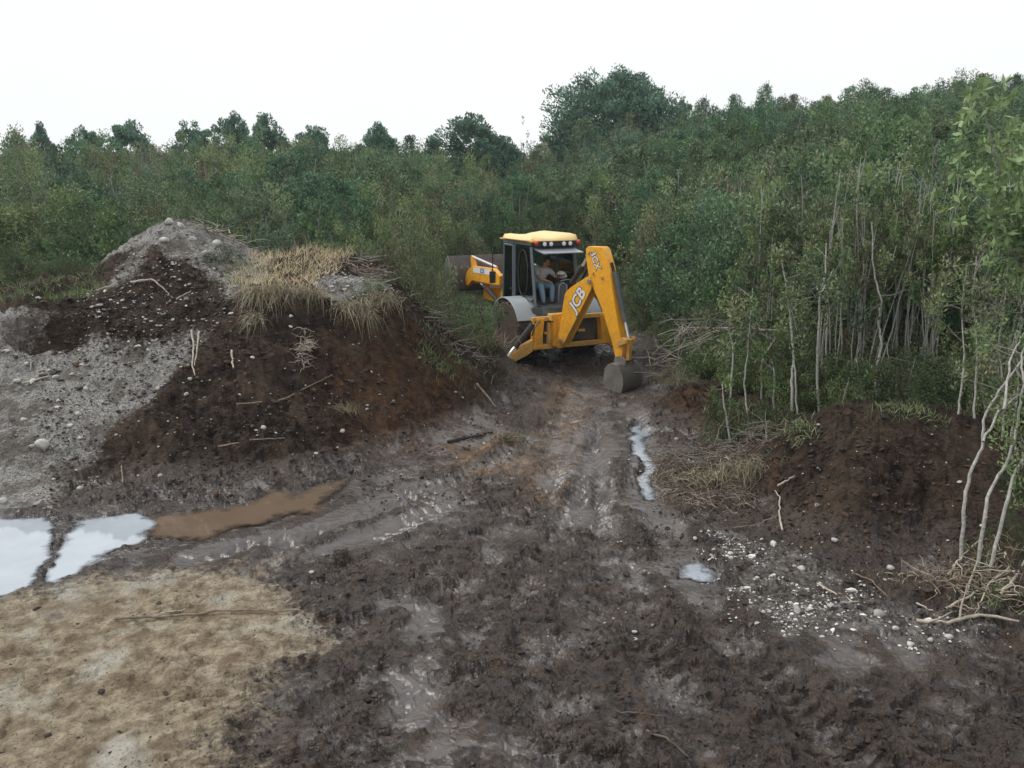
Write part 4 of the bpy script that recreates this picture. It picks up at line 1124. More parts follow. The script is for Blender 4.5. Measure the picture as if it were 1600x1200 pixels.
# ------------------------------------------------------------------ stones and clods
ph = (1 + 5 ** .5) / 2
ICO_V = norm(np.array([(-1, ph, 0), (1, ph, 0), (-1, -ph, 0), (1, -ph, 0), (0, -1, ph), (0, 1, ph), (0, -1, -ph), (0, 1, -ph), (ph, 0, -1), (ph, 0, 1), (-ph, 0, -1), (-ph, 0, 1)], float))
ICO_F = np.array([(0, 11, 5), (0, 5, 1), (0, 1, 7), (0, 7, 10), (0, 10, 11), (1, 5, 9), (5, 11, 4), (11, 10, 2), (10, 7, 6), (7, 1, 8), (3, 9, 4), (3, 4, 2), (3, 2, 6), (3, 6, 8), (3, 8, 9), (4, 9, 5), (2, 4, 11), (6, 2, 10), (8, 6, 7), (9, 8, 1)])
def lumps(name, pts_, sizes, mats, flat=.6, rough=.22, smooth=False, mi=None):
    n = len(pts_)
    if n == 0: return None
    q = rg.normal(0, 1, (n, 3, 3)); u = norm(q[:, 0]); w = norm(np.cross(u, q[:, 1])); v = np.cross(w, u)
    Rm = np.stack([u, v, w], -1)
    sc = np.stack([rg.uniform(.8, 1.3, n), rg.uniform(.6, 1, n), rg.uniform(.5, .8, n)], -1)
    V = ICO_V[None] * (1 + rg.normal(0, rough, (n, 12, 1)))
    V = np.einsum('nij,nkj->nki', Rm, V * sc[:, None, :])
    V[:, :, 2] *= flat
    V = V * np.asarray(sizes)[:, None, None] + np.asarray(pts_)[:, None, :]
    F = (ICO_F[None] + np.arange(n)[:, None, None] * 12).reshape(-1, 3)
    return mesh_np(name, V.reshape(-1, 3), F, mats, None, smooth, None if mi is None else np.repeat(mi, 20))

def in_zone(keys, n, bounds=None, rng=rg, jitter=.15):
    out = []
    for k, i in keys:
        poly = ZW[k][i]; pp = np.array(poly)[:, :2]; lo, hi = pp.min(0) - .2, pp.max(0) + .2
        c = rng.uniform(lo, hi, (n * 4, 2)); d = poly_d(c[:, 0] + .4 * fbm(c[:, 0], c[:, 1], .8, 3, 44) + rng.normal(0, .1, len(c)), c[:, 1] + rng.normal(0, .15, len(c)) + .3 * fbm(c[:, 0], c[:, 1], .8, 3, 45), poly)
        ok = (d < jitter) & (np.abs(c[:, 0]) < c[:, 1] * .62)
        if bounds: ok &= bounds(c)
        c = c[ok][:n]
        out += [(x, y_, gz(x, y_)) for x, y_ in c]
    return np.array(out)
P1 = in_zone([('gravel', 0)], 8000); P2 = in_zone([('gravel', 1)], 3600); P3 = in_zone([('gravel', 2), ('peaty', 0)], 350)
P2 = P2[fbm(P2[:, 0], P2[:, 1], .6, 4, 99, .65) + rg.normal(0, .22, len(P2)) > .12]
Pg = np.concatenate([P1, P2, P3])
sz = np.concatenate([.008 + rg.exponential(.0135, len(P1)), .004 + rg.exponential(.0062, len(P2)), .01 + rg.exponential(.01, len(P3))]); sz = np.minimum(sz, .06)
me = lumps('gravel_stones', Pg + np.array([0, 0, .004]), sz, [M['stone'], M['stone_grey'], M['stone_white']], mi=np.where((np.arange(len(Pg)) >= len(P1)) & (np.arange(len(Pg)) < len(P1) + len(P2)) & (rg.rand(len(Pg)) < .42), 2, (rg.rand(len(Pg)) < .55)).astype(int))
tag(link(bpy.data.objects.new('gravel_stones', me)), 'loose pale gravel on the left slope and in front of the right mound', 'gravel', kind='stuff')
# pebbles over the dark soil
pb = []
for i in range(300):
    px, py = rg.uniform(60, 800), rg.uniform(480, 740); h = hit(px, py); pb.append((h[0], h[1], gz(h[0], h[1])))
for i in range(240):
    px, py = rg.uniform(850, 1560), rg.uniform(640, 1000); h = hit(px, py); pb.append((h[0], h[1], gz(h[0], h[1])))
me = lumps('pebbles', np.array(pb), np.minimum(.008 + rg.exponential(.008, len(pb)), .04), [M['stone'], M['stone_grey']], mi=(rg.rand(len(pb)) < .3).astype(int))
tag(link(bpy.data.objects.new('pebbles', me)), 'small pale pebbles sprinkled over the dark soil', 'pebbles', kind='stuff')
# soil clods on the faces, and lumps in the churned mud
cl = []
for i in range(9000):
    r_ = rg.rand()
    if r_ < .5: px, py = rg.uniform(60, 800), rg.uniform(470, 790)
    elif r_ < .75: px, py = rg.uniform(1010, 1560), rg.uniform(600, 900)
    else: px, py = rg.uniform(20, 420), rg.uniform(400, 560)
    cl.append((px, py))
cl3 = np.array([hit(*q) for q in cl]); cl3[:, 2] = [gz(a_, b_) for a_, b_ in cl3[:, :2]]
keep = cl3[:, 1] < 21
cl3 = cl3[keep]
me = lumps('soil_clods', cl3, np.minimum(.008 + rg.exponential(.010, len(cl3)), .07), [M['clod'], M['clod_rust']], .6, .3, mi=(rg.rand(len(cl3)) < .3).astype(int))
tag(link(bpy.data.objects.new('soil_clods', me)), 'crumbled dark soil clods lying over both mounds', 'soil clods', kind='stuff')
mc = []
for i in range(5200):
    px, py = rg.uniform(-20, 1620), rg.uniform(850, 1210)
    h = atz(px, py); mc.append((h[0], h[1], gz(h[0], h[1])))
mc = np.array(mc)
dt = np.minimum.reduce([poly_d(mc[:, 0], mc[:, 1], p) for p in ZW['tan'][:1]])
wetd = np.minimum.reduce([poly_d(mc[:, 0], mc[:, 1], p) for p in list(PW.values()) + ZW['wet']])
mc = mc[(wetd > .1) & ((dt > 0) | (rg.rand(len(mc)) < .08))]
me = lumps('mud_lumps', mc, np.minimum(.006 + rg.exponential(.009, len(mc)), .045), [M['clod']], .5, .3)
tag(link(bpy.data.objects.new('mud_lumps', me)), 'small lumps of churned mud over the foreground', 'mud lumps', kind='stuff')

def rock(px, py, wpx, label, mat='stone', flat=.75):
    c = gsurf(px, py); s_ = wpx / FPX * math.hypot(c[0], c[1]) * .42
    import bmesh
    bm = bmesh.new(); bmesh.ops.create_icosphere(bm, subdivisions=2, radius=1)
    ax = rg.uniform(.75, 1.2, 3); off = rg.uniform(-9, 9, 3)
    for v in bm.verts:
        n_ = math.sin(v.co.x * 2.1 + off[0]) * math.sin(v.co.y * 2.3 + off[1]) * math.sin(v.co.z * 1.9 + off[2])
        v.co = Vector((v.co.x * ax[0], v.co.y * ax[1], v.co.z * flat)) * s_ * (1 + .30 * n_ + rg.normal(0, .06))
    me = bpy.data.meshes.new('stone'); bm.to_mesh(me); bm.free()
    for p in me.polygons: p.use_smooth = True
    me.materials.append(M[mat])
    o = link(bpy.data.objects.new('stone', me)); o.location = c + [0, 0, s_ * flat * .35]; o.rotation_euler = (0, 0, rg.uniform(0, 6))
    return tag(o, label, 'stone')
for a in [
 (68, 708, 24, 'biggest pale stone low on the left gravel slope'),
 (265, 350, 16, 'pale stone at the very top of the gravel peak'),
 (283, 355, 14, 'second pale stone just right of the gravel peak'),
 (338, 379, 16, 'white stone on the right flank of the gravel peak'),
 (301, 374, 12, 'small white stone in the middle of the right gravel flank'),
 (258, 378, 14, 'pale stone on the dark soil just under the peak'),
 (320, 398, 11, 'small pale stone lower on the right gravel flank'),
 (162, 388, 12, 'white stone on the left flank below the dead grass'),
 (172, 391, 11, 'white stone beside the other one on the left flank'),
 (92, 402, 14, 'white stone among the bushes left of the gravel mound'),
 (60, 469, 10, 'pale stone at the green edge of the gravel slope'),
 (28, 600, 10, 'small pale stone on the left gravel slope near the edge'),
 (135, 614, 10, 'pale stone in the middle of the left gravel slope'),
 (123, 652, 10, 'pale stone above the biggest pale stone'),
 (4, 785, 16, 'grey white stone at the left edge above the puddle'),
 (38, 660, 9, 'small pale stone left above the biggest stone'),
 (232, 548, 9, 'pale stone where gravel meets the dark slope'),
 (297, 593, 9, 'orange white stone under the hanging root pair'),
 (292, 622, 10, 'white stone on the dark slope below the hanging root pair'),
 (247, 607, 8, 'small pale stone near the edge of the gravel slope'),
 (395, 565, 9, 'pale stone halfway up the dark slope'),
 (391, 511, 7, 'small white stone below the lowest grass strand'),
 (455, 498, 7, 'small white stone below the hanging grass'),
 (484, 531, 11, 'flat tan stone on the dark slope under the root ball', 'stone_grey'),
 (535, 667, 11, 'white stone on the lower dark slope'),
 (412, 670, 10, 'tan stone on the lower dark slope'),
 (494, 706, 9, 'white pebble near the foot of the dark slope'),
 (251, 747, 9, 'white pebble just above the brown puddle'),
 (126, 773, 10, 'tan stone above the bright puddles'),
 (579, 573, 8, 'pale stone on the rust coloured slope'),
 (757, 701, 8, 'white stone at the foot of the mound beside the track'),
 (655, 555, 7, 'little stone at the right end of the dark slope'),
 (1057, 689, 10, 'pale stone beside the right rut above the roots'),
 (1086, 845, 9, 'pink white pebble right of the little puddle'),
 (1190, 843, 9, 'round pale stone below the root mass'),
 (1303, 856, 12, 'white stone at the top of the gravel patch'),
 (1142, 876, 14, 'white stone at the left end of the gravel patch'),
 (1252, 890, 13, 'flat white stone in the middle of the gravel patch'),
 (1391, 893, 14, 'elongated white stone under the right bank'),
 (1382, 906, 14, 'round white stone under the right bank'),
 (1235, 941, 13, 'white stone in the lower gravel patch'),
 (1310, 962, 10, 'white stone right of the diagonal stick'),
 (1398, 994, 12, 'white stone left below the long pale branch'),
 (1423, 1008, 12, 'lowest white stone below the long pale branch'),
 (1453, 1003, 11, 'white stone under the middle of the long pale branch'),
 (1482, 994, 14, 'round white stone under the long pale branch'),
 (1372, 968, 20, 'tan clod like stone in the gravel patch', 'stone_grey'),
 (1367, 1060, 26, 'dark muddy lump on the ochre stain at the right', 'clod'),
 (487, 898, 9, 'white flake at the edge of the tan ground'),
 (446, 893, 7, 'small white flake above the tan ground')]:
    rock(*a)

# ------------------------------------------------------------------ sticks, roots, fallen branches
def stick(pix, rad, mat, label, lift=.03, name='stick', cat='stick', side=0, amp=.006, sag=None):
    P = []
    for q in pix:
        p = gsurf(q[0], q[1]); 
        if len(q) > 2: p = np.array(at(q[0], q[1], q[2]))
        else: p[2] += lift
        P.append(p)
    P = np.array(P); k = len(P)
    t = np.linspace(0, k - 1, k * 4); PP = np.stack([np.interp(t, range(k), P[:, c]) for c in range(3)], -1)
    PP[1:-1] += rg.normal(0, amp, (len(PP) - 2, 3)); o0 = PP[0].copy()
    acc = Acc(); acc.add(*tube_arr(PP - o0, rad * np.linspace(1, .5, len(PP)) * rg.uniform(.85, 1.15, len(PP)), 6))
    for s_ in range(side):
        i = rg.randint(2, len(PP) - 2); L_ = rg.uniform(.12, .4)
        dr = norm(PP[i + 1] - PP[i - 1] + rg.normal(0, .25, 3)) * L_
        acc.add(*tube_arr(wobble(PP[i] - o0, PP[i] - o0 + dr + [0, 0, abs(rg.normal(0, .05))], 5, .01, rg), np.linspace(rad * .5, rad * .2, 5), 5))
    o = link(bpy.data.objects.new(name, acc.mesh(name, [M[mat]], True))); o.location = o0
    return tag(o, label, cat)
for a in [
 ([(180, 973), (260, 968), (330, 962), (400, 963), (480, 962)], .014, 'root', 'long thin stick lying across the tan ground', .025, 'stick', 'stick', 2),
 ([(240, 968), (290, 957)], .011, 'root_pale', 'short pale stick beside the long one on the tan ground', .03),
 ([(1430, 976), (1480, 980), (1530, 977), (1590, 981)], .024, 'root_pale', 'thick pale branch lying on the gravel at the lower right', .03, 'branch', 'branch', 2),
 ([(1276, 921), (1306, 936), (1336, 956)], .013, 'root_pale', 'pale stick lying diagonally on the gravel patch', .02),
 ([(1314, 955), (1340, 954)], .012, 'root_pale', 'short pale stick touching the lower end of the diagonal one', .03),
 ([(1330, 906), (1360, 915), (1388, 936)], .01, 'root', 'thin stick above the right part of the gravel patch', .02),
 ([(1432, 945), (1464, 966)], .01, 'root_pale', 'thin pale stick above the thick pale branch', .02),
 ([(1010, 1145), (1045, 1165), (1075, 1190)], .01, 'bark_dark', 'brown stick pressed in the mud at the bottom', .02),
 ([(960, 1118), (1040, 1122)], .007, 'bark_dark', 'thin twig in the mud at the bottom centre', .02),
 ([(1510, 1128), (1600, 1142)], .006, 'clod', 'thin dark root in the mud at the lower right edge', .02),
 ([(60, 323), (110, 335), (140, 355)], .03, 'root_pale', 'bare fallen pole pointing up left of the gravel peak', .3),
 ([(165, 362), (140, 320), (120, 285)], .03, 'root_pale', 'bare pole leaning left behind the gravel mound', .3),
 ([(300, 525), (303, 545), (300, 575), (305, 590)], .018, 'root_pale', 'left one of the pair of roots hanging down the dark slope', .05, 'root', 'root'),
 ([(312, 525), (309, 550), (304, 575)], .016, 'root_pale', 'right one of the pair of roots hanging down the dark slope', .05, 'root', 'root'),
 ([(362, 550), (363, 570), (366, 585)], .02, 'root_pale', 'short root stub right of the hanging root pair', .05, 'root', 'root'),
 ([(205, 443), (240, 448), (270, 460)], .02, 'root_pale', 'pale stick on the dark soil below the gravel peak', .04),
 ([(140, 455), (180, 447)], .016, 'root_pale', 'pale stick left of the other on the peaty slope', .04),
 ([(150, 475), (180, 458)], .014, 'root', 'thin stick slanting on the peaty slope', .04),
 ([(275, 462), (298, 450)], .018, 'root_pale', 'pale stick right of the others on the peaty slope', .04),
 ([(303, 390), (330, 398)], .018, 'root', 'dark stick on the gravel peak', .04),
 ([(36, 606), (78, 598)], .02, 'root_pale', 'pale stick lying on the left gravel slope', .03),
 ([(50, 545), (48, 590)], .02, 'bark_grey', 'grey stub standing out of the left gravel slope', .06),
 ([(370, 640), (440, 615), (520, 590)], .014, 'root', 'long dark root slanting up the middle of the slope', .03, 'root', 'root'),
 ([(340, 690), (400, 685), (445, 683)], .015, 'root', 'dark stick near the foot of the dark slope', .03),
 ([(700, 694), (770, 678)], .03, 'clod', 'black log end at the foot of the rust coloured slope', .02),
 ([(745, 605), (775, 640)], .03, 'root', 'brown log lying down the right edge of the mound', .04),
 ([(190, 730), (193, 770)], .012, 'root', 'thin root above the bright puddles', .04, 'root', 'root'),
 ([(640, 452), (670, 456), (700, 453)], .02, 'root_pale', 'pale fallen branch beside the bush in front of the loader bucket', .05, 'branch', 'branch', 3),
 ([(1222, 840), (1216, 815), (1218, 790), (1210, 775)], .013, 'root_pale', 'long root hanging from the right end of the root mass', .05, 'root', 'root'),
 ([(1215, 775), (1240, 770)], .016, 'root_pale', 'root stub sticking out right of the root mass', .08, 'root', 'root'),
 ([(1145, 832), (1180, 822), (1205, 812)], .01, 'root', 'thin root lying below the root mass', .03, 'root', 'root'),
 ([(1475, 965), (1500, 940), (1540, 925), (1575, 900)], .015, 'root_pale', 'long root curving over the right bank', .05, 'root', 'root', 2),
 ([(1560, 950), (1580, 920), (1600, 880)], .018, 'root_pale', 'grey root rising at the right edge', .08, 'root', 'root', 1),
 ([(1510, 930), (1525, 890), (1535, 860)], .013, 'root_pale', 'root running down from the thick bent trunk', .05, 'root', 'root'),
 ([(1480, 900), (1500, 880), (1530, 850)], .012, 'root_pale', 'root running left from the thick bent trunk', .05, 'root', 'root')]:
    stick(*a)

def tangle(px, py, w, hgt, n, length, label, mats=('root', 'root_pale'), rad=.0045, name='root_tangle', cat='roots', hang=.3, spread=1.0, wob=.014):
    c = gsurf(px, py); acc = Acc(); ww = w / FPX * c[1]; hh = hgt / FPX * c[1]
    for i in range(n):
        x, y_ = c[0] + rg.uniform(-.5, .5) * ww, c[1] + rg.uniform(-1, 1) * hh * 1.1
        s_ = np.array([x, y_, gz(x, y_) + rg.uniform(.0, .12)]) - c
        d = norm(rg.normal(0, 1, 3) * [1.2 * spread, .8, .35] + [0, -.35, -hang]) * length * rg.uniform(.4, 1.3)
        P = wobble(s_, s_ + d, 7, wob, rg)
        X, Y = P[:, 0] + c[0], P[:, 1] + c[1]
        P[:, 2] = np.maximum(P[:, 2], np.array([gz(a_, b_) for a_, b_ in zip(X, Y)]) - c[2] + .005)
        acc.add(*tube_arr(P, rad * rg.uniform(.5, 1.7) * np.linspace(1, .4, 7), 4), mi=rg.randint(len(mats)))
    o = link(bpy.data.objects.new(name, acc.mesh(name, [M[m_] for m_ in mats], True))); o.location = c
    return tag(o, label, cat, kind='stuff')
tangle(1100, 760, 140, 90, 900, .30, 'tangle of brown roots hanging from the torn turf right of the track', ('root', 'bark_dark', 'bark_dark', 'root_pale'), .0035)
tangle(1130, 710, 190, 40, 220, .45, 'heap of thin grey twigs on top of the torn turf', ('bark_mid', 'bark_grey', 'root'), .0045, 'twig_heap', 'twigs', -.05)
tangle(1520, 920, 160, 60, 90, .3, 'roots and twigs over the bank at the right edge', ('root', 'root_pale'), .006, 'root_tangle', 'roots', .1)
tangle(150, 372, 120, 60, 90, .7, 'pile of bleached dead branches left of the gravel peak', ('root_pale', 'bark_grey'), .011, 'dead_branches', 'dead branches', -.5)
tangle(350, 368, 70, 30, 50, .45, 'bleached twigs behind the right flank of the gravel peak', ('root_pale', 'bark_grey'), .01, 'dead_branches', 'dead branches', -.15)
tangle(570, 425, 70, 40, 90, .4, 'grey twigs and debris right of the straw patch', ('bark_grey', 'root'), .01, 'dead_branches', 'dead branches', -.1)
tangle(1000, 480, 130, 40, 150, .9, 'broken branches on the cleared ground behind the boom', ('bark_grey', 'root'), .012, 'dead_branches', 'dead branches', -.1)
tangle(1060, 570, 90, 60, 70, .6, 'torn twigs on the bank right of the digging bucket', ('root_pale', 'root'), .009, 'dead_branches', 'dead branches', -.1)
tangle(700, 520, 120, 40, 90, .6, 'twigs among the bushes left of the digger', ('bark_grey', 'root'), .009, 'dead_branches', 'dead branches', -.1)
tangle(475, 548, 16, 20, 80, .18, 'pale root ball sticking out of the dark slope', ('root_pale',), .005, 'root_ball', 'roots', .2)

# the uprooted tree lying over the bank, its bare crown towards the track
e = empty('fallen_tree', at(1228, 518, 14.6)); o0 = np.array(e.location)
acc = Acc(); tr = np.array([at(1228, 518, 14.6), at(1190, 516, 14.5), at(1150, 513, 14.4), at(1110, 514, 14.3), at(1070, 512, 14.2)])
acc.add(*tube_arr(tr - o0, [.03, .028, .024, .018, .012], 6))
link(bpy.data.objects.new('trunk', acc.mesh('trunk', [M['root_pale']], True)), e)
for i in range(22):
    s_ = tr[rg.randint(1, 5)] + rg.normal(0, .03, 3)
    tipx, tipy = rg.uniform(1015, 1100), rg.choice([rg.uniform(488, 525), rg.uniform(520, 575)])
    tip = np.array(at(tipx, tipy, 14.2 + rg.uniform(-.7, .7)))
    a = Acc(); P = wobble(s_ - o0, tip - o0, 8, .03, rg); P[:, 2] += .12 * np.sin(np.linspace(0, math.pi, 8))
    a.add(*tube_arr(P, np.linspace(.011, .004, 8), 4))
    for k in range(3):
        q = P[rg.randint(3, 7)]; a.add(*tube_arr(wobble(q, q + rg.normal(0, .16, 3) + [-.2, 0, -.03], 4, .01, rg), [.005, .004, .003, .002], 3))
    link(bpy.data.objects.new('branch', a.mesh('branch', [M['root_pale'] if i % 2 else M['bark_grey']], True)), e)
tag(e, 'uprooted small tree with bare pale branches lying over the bank right of the bucket', 'fallen tree')
# ------------------------------------------------------------------ the digger
YEL = simple('yellow_paint', (.92, .42, .022), .38, .06, 3, dirt=(.26, .17, .09), dirt_amt=.5, dirt_scale=9)
YELM = simple('muddy_yellow_paint', (.74, .40, .07), .55, .12, 6, dirt=(.26, .18, .12), dirt_amt=.75, dirt_scale=6)
CREAM = simple('cream_roof_paint', (.90, .64, .28), .4, .05, 3, dirt=(.5, .4, .25), dirt_amt=.2)
GREY = simple('dark_grey_plastic', (.085, .092, .10), .5, .15, 5, dirt=(.16, .14, .12), dirt_amt=.4)
FRAME = simple('cab_frame_grey', (.11, .14, .155), .45, .1, 5, dirt=(.14, .14, .13), dirt_amt=.3)
SILV = simple('silver_grey_fender', (.36, .39, .42), .4, .08, 5, dirt=(.20, .17, .14), dirt_amt=.35)
BLK = simple('black_rubber', (.025, .024, .024), .75, .3, 10, dirt=(.07, .05, .04), dirt_amt=.7)
MUDT = simple('mud_caked_rubber', (.055, .038, .03), .85, .4, 8, dirt=(.10, .065, .045), dirt_amt=.7, bump=.02)
STEEL = simple('worn_steel', (.30, .29, .27), .5, .25, 8, metal=.3, dirt=(.14, .11, .09), dirt_amt=.6)
CHROME = simple('polished_rod', (.75, .75, .74), .25, .05, 8, metal=.6)
DARKST = simple('dark_muddy_steel', (.10, .085, .085), .6, .35, 6, dirt=(.05, .035, .03), dirt_amt=.8)
WHITE = simple('white_decal', (.78, .78, .78), .5, .03, 5)
BLUED = simple('blue_decal', (.10, .16, .34), .5, .05, 5)
BLACKD = simple('black_decal', (.02, .02, .022), .5, .05, 5)
REDL = simple('red_lens', (.55, .045, .02), .25, .05, 5)
LAMP = simple('lamp_glass', (.72, .76, .78), .15, .05, 5)
RIMW = simple('pale_rim_paint', (.52, .54, .58), .5, .1, 5, dirt=(.12, .09, .07), dirt_amt=.7)
SEATM = simple('grey_seat_cloth', (.11, .12, .14), .8, .15, 10)
gm, nt, b, out = nmat('tinted_glass'); n_ = N(nt)
tb = n_.new('ShaderNodeBsdfTransparent'); tb.inputs[0].default_value = (.60, .68, .68, 1)
gl = n_.new('ShaderNodeBsdfGlossy'); gl.inputs['Roughness'].default_value = .06; gl.inputs['Color'].default_value = (.8, .9, .92, 1)
fr = n_.new('ShaderNodeFresnel'); fr.inputs[0].default_value = 1.5
mx = n_.new('ShaderNodeMixShader'); nt.links.new(n_.math('MULTIPLY_ADD', fr.outputs[0], .9, .07), mx.inputs[0]); nt.links.new(tb.outputs[0], mx.inputs[1]); nt.links.new(gl.outputs[0], mx.inputs[2])
nt.links.new(mx.outputs[0], out.inputs['Surface'])
GLASS = gm

import bmesh
class B:
    """collects shapes into one mesh"""
    def __init__(s): s.bm = bmesh.new()
    def box(s, c, d, rx=0, ry=0, rz=0):
        m = Matrix.Translation(c) @ Matrix.Rotation(rz, 4, 'Z') @ Matrix.Rotation(ry, 4, 'Y') @ Matrix.Rotation(rx, 4, 'X') @ Matrix.Diagonal((*d, 1))
        bmesh.ops.create_cube(s.bm, size=1, matrix=m); return s
    def prism(s, pts, to3, a, c):
        """polygon pts (u, v) extruded from offset a to c; to3(u, v, w) gives the point"""
        lo = [s.bm.verts.new(to3(u, v, a)) for u, v in pts]; hi = [s.bm.verts.new(to3(u, v, c)) for u, v in pts]
        n = len(pts)
        f = [s.bm.faces.new(lo[::-1]), s.bm.faces.new(hi)] + [s.bm.faces.new((lo[i], lo[(i + 1) % n], hi[(i + 1) % n], hi[i])) for i in range(n)]
        bmesh.ops.recalc_face_normals(s.bm, faces=f); return s
    def tube(s, P, r, ns=12, cap=True):
        V, Q = tube_arr(P, r, ns); vs = [s.bm.verts.new(v) for v in V]
        fs = [s.bm.faces.new([vs[i] for i in q]) for q in Q]
        if cap: fs += [s.bm.faces.new(vs[:ns][::-1]), s.bm.faces.new(vs[-ns:])]
        bmesh.ops.recalc_face_normals(s.bm, faces=fs); return s
    def lathe(s, prof, c, axis='X', ns=36):
        """profile of (radius, along)"""
        rings = []
        for r, a in prof:
            ring = []
            for k in range(ns):
                t = 2 * math.pi * k / ns; u, v = r * math.cos(t), r * math.sin(t)
                p = (a, u, v) if axis == 'X' else (u, a, v) if axis == 'Y' else (u, v, a)
                ring.append(s.bm.verts.new(Vector(p) + Vector(c)))
            rings.append(ring)
        fs = []
        for i in range(len(rings) - 1):
            for k in range(ns): fs.append(s.bm.faces.new((rings[i][k], rings[i][(k + 1) % ns], rings[i + 1][(k + 1) % ns], rings[i + 1][k])))
        fs += [s.bm.faces.new(rings[0][::-1]), s.bm.faces.new(rings[-1])]
        bmesh.ops.recalc_face_normals(s.bm, faces=fs); return s
    def build(s, name, mat, parent, bevel=0.0, smooth=False, seg=2, loc=None):
        me = bpy.data.meshes.new(name); s.bm.to_mesh(me); s.bm.free(); me.materials.append(mat)
        if smooth:
            for p in me.polygons: p.use_smooth = True
        o = link(bpy.data.objects.new(name, me), parent)
        if loc: o.location = loc
        if bevel:
            md = o.modifiers.new('edge', 'BEVEL'); md.width = bevel; md.segments = seg; md.limit_method = 'ANGLE'; md.angle_limit = math.radians(35)
            for p in me.polygons: p.use_smooth = True
            md.harden_normals = True
        return o
YZ = lambda u, v, w: (w, u, v)
XY_ = lambda u, v, w: (u, v, w)
XZ = lambda u, v, w: (u, w, v)

MYAW = math.radians(26)
bpy.context.view_layer.update()
DG = empty('backhoe_loader', (.88, 22.0, -.12), MYAW)
tag(DG, 'muddy yellow backhoe loader with grey cab digging in the middle of the track', 'digger')

# wheels
def wheel(x, y, r, w, out_s, front=False):
    z = r - .04
    t = B(); hw = w / 2
    t.lathe([(r * .56, -hw * .8), (r * .62, -hw * .95), (r * .9, -hw), (r * .975, -hw * .8), (r * .985, 0), (r * .975, hw * .8), (r * .9, hw), (r * .62, hw * .95), (r * .56, hw * .8)], (0, 0, 0), ns=40)
    n = 18 if not front else 16
    for i in range(n):                         # slanting tread bars
        for s in (-1, 1):
            a = 2 * math.pi * (i + (.5 if s > 0 else 0)) / n
            m = Matrix.Rotation(a, 4, 'X') @ Matrix.Translation((s * hw * .5, 0, r * .99)) @ Matrix.Rotation(s * math.radians(32), 4, 'Z') @ Matrix.Diagonal((hw * 1.1, .055, .07, 1))
            bmesh.ops.create_cube(t.bm, size=1, matrix=m)
    wo_ = empty('wheel', (x, y, z)); wo_.parent = DG
    t.build('tyre', MUDT, wo_, smooth=False)
    rm = B(); s = out_s
    rm.lathe([(r * .575, s * hw * .72), (r * .55, s * hw * .8), (r * .5, s * hw * .45), (r * .3, s * hw * .35), (r * .28, s * hw * .6), (r * .12, s * hw * .65), (.02, s * hw * .66)], (0, 0, 0), ns=32)
    rm.build('rim', YELM if not front else RIMW, wo_, smooth=True)
    for i in range(8):
        a = 2 * math.pi * i / 8
        if i % 2 == 0:
            q = B(); q.lathe([(.022, s * hw * .6), (.02, s * hw * .7)], (0, r * .2 * math.cos(a), r * .2 * math.sin(a)), ns=6); q.build('bolt', STEEL, wo_)
    return wo_
wheel(-.93, 0, .72, .46, -1); wheel(.93, 0, .72, .46, 1)
wheel(-.86, 2.17, .46, .32, -1, True); wheel(.86, 2.17, .46, .32, 1, True)

# chassis, engine hood, axles
q = B(); q.box((0, .6, .72), (.62, 3.6, .34)); q.box((0, 0, .68), (1.5, .26, .26)); q.box((0, 2.17, .46), (1.4, .2, .2)); q.box((0, 1.9, .95), (.7, 1.5, .3)); q.box((0, -.95, .8), (1.5, .3, .6))
q.build('chassis', DARKST, DG, .02)
q = B(); q.prism([(1.02, 1.05), (1.02, 1.86), (1.5, 1.84), (2.6, 1.62), (2.95, 1.5), (3.0, 1.05)], YZ, -.42, .42); q.build('engine_hood', YEL, DG, .05, seg=3)
q = B(); q.prism([(1.06, 1.55), (1.06, 1.80), (1.5, 1.78), (2.5, 1.59), (2.5, 1.42)], YZ, -.425, -.428); q.build('hood_stripe', WHITE, DG)
for i in range(6):
    q = B(); q.box((0, 3.01, 1.12 + i * .06), (.66, .02, .03)); q.build('grille_slat', BLK, DG)
q = B(); q.tube([(.3, 1.5, 1.8), (.3, 1.5, 2.35), (.3, 1.44, 2.5)], .045); q.build('exhaust_pipe', BLK, DG, smooth=True)

# cab: y from -.62 (rear) to 1.0 (front)
CX = .70
RT, RB = (-.42, 2.52), (-.72, 1.30)          # rear pillar top and bottom (y, z)
def pillar(p0, p1, w, name='cab_pillar', mat=FRAME):
    q = B(); q.tube([p0, p1], w, 4); return q.build(name, mat, DG, .008)
for s in (-1, 1):
    pillar((s * (CX - .04), RT[0], RT[1]), (s * (CX - .0), RB[0], RB[1]), .055)
    pillar((s * (CX - .02), .42, 2.54), (s * CX, .38, 1.36), .045)
    pillar((s * (CX - .08), 1.00, 2.54), (s * (CX - .02), 1.12, 1.1), .055)
q = B(); q.box((0, .28, 2.60), (1.46, 1.56, .10)); q.build('roof_frame', FRAME, DG, .03)
# cab tub under the glass
q = B(); q.prism([(1.12, .85), (1.12, 1.22), (.75, 1.32), (.4, 1.36), (-.70, 1.30), (-.80, 1.10), (-.62, .92)], YZ, -.50, .50); q.build('cab_floor_tub', GREY, DG, .03)
# rear sill, bowed outwards
q = B()
pp_ = [(-.74, 0), (-.5, -.10), (0, -.16), (.5, -.10), (.74, 0)]
q.prism([(x, -.62 + y_) for x, y_ in pp_] + [(.74, -.45), (-.74, -.45)], XY_, 1.08, 1.27); q.build('rear_sill', GREY, DG, .02)
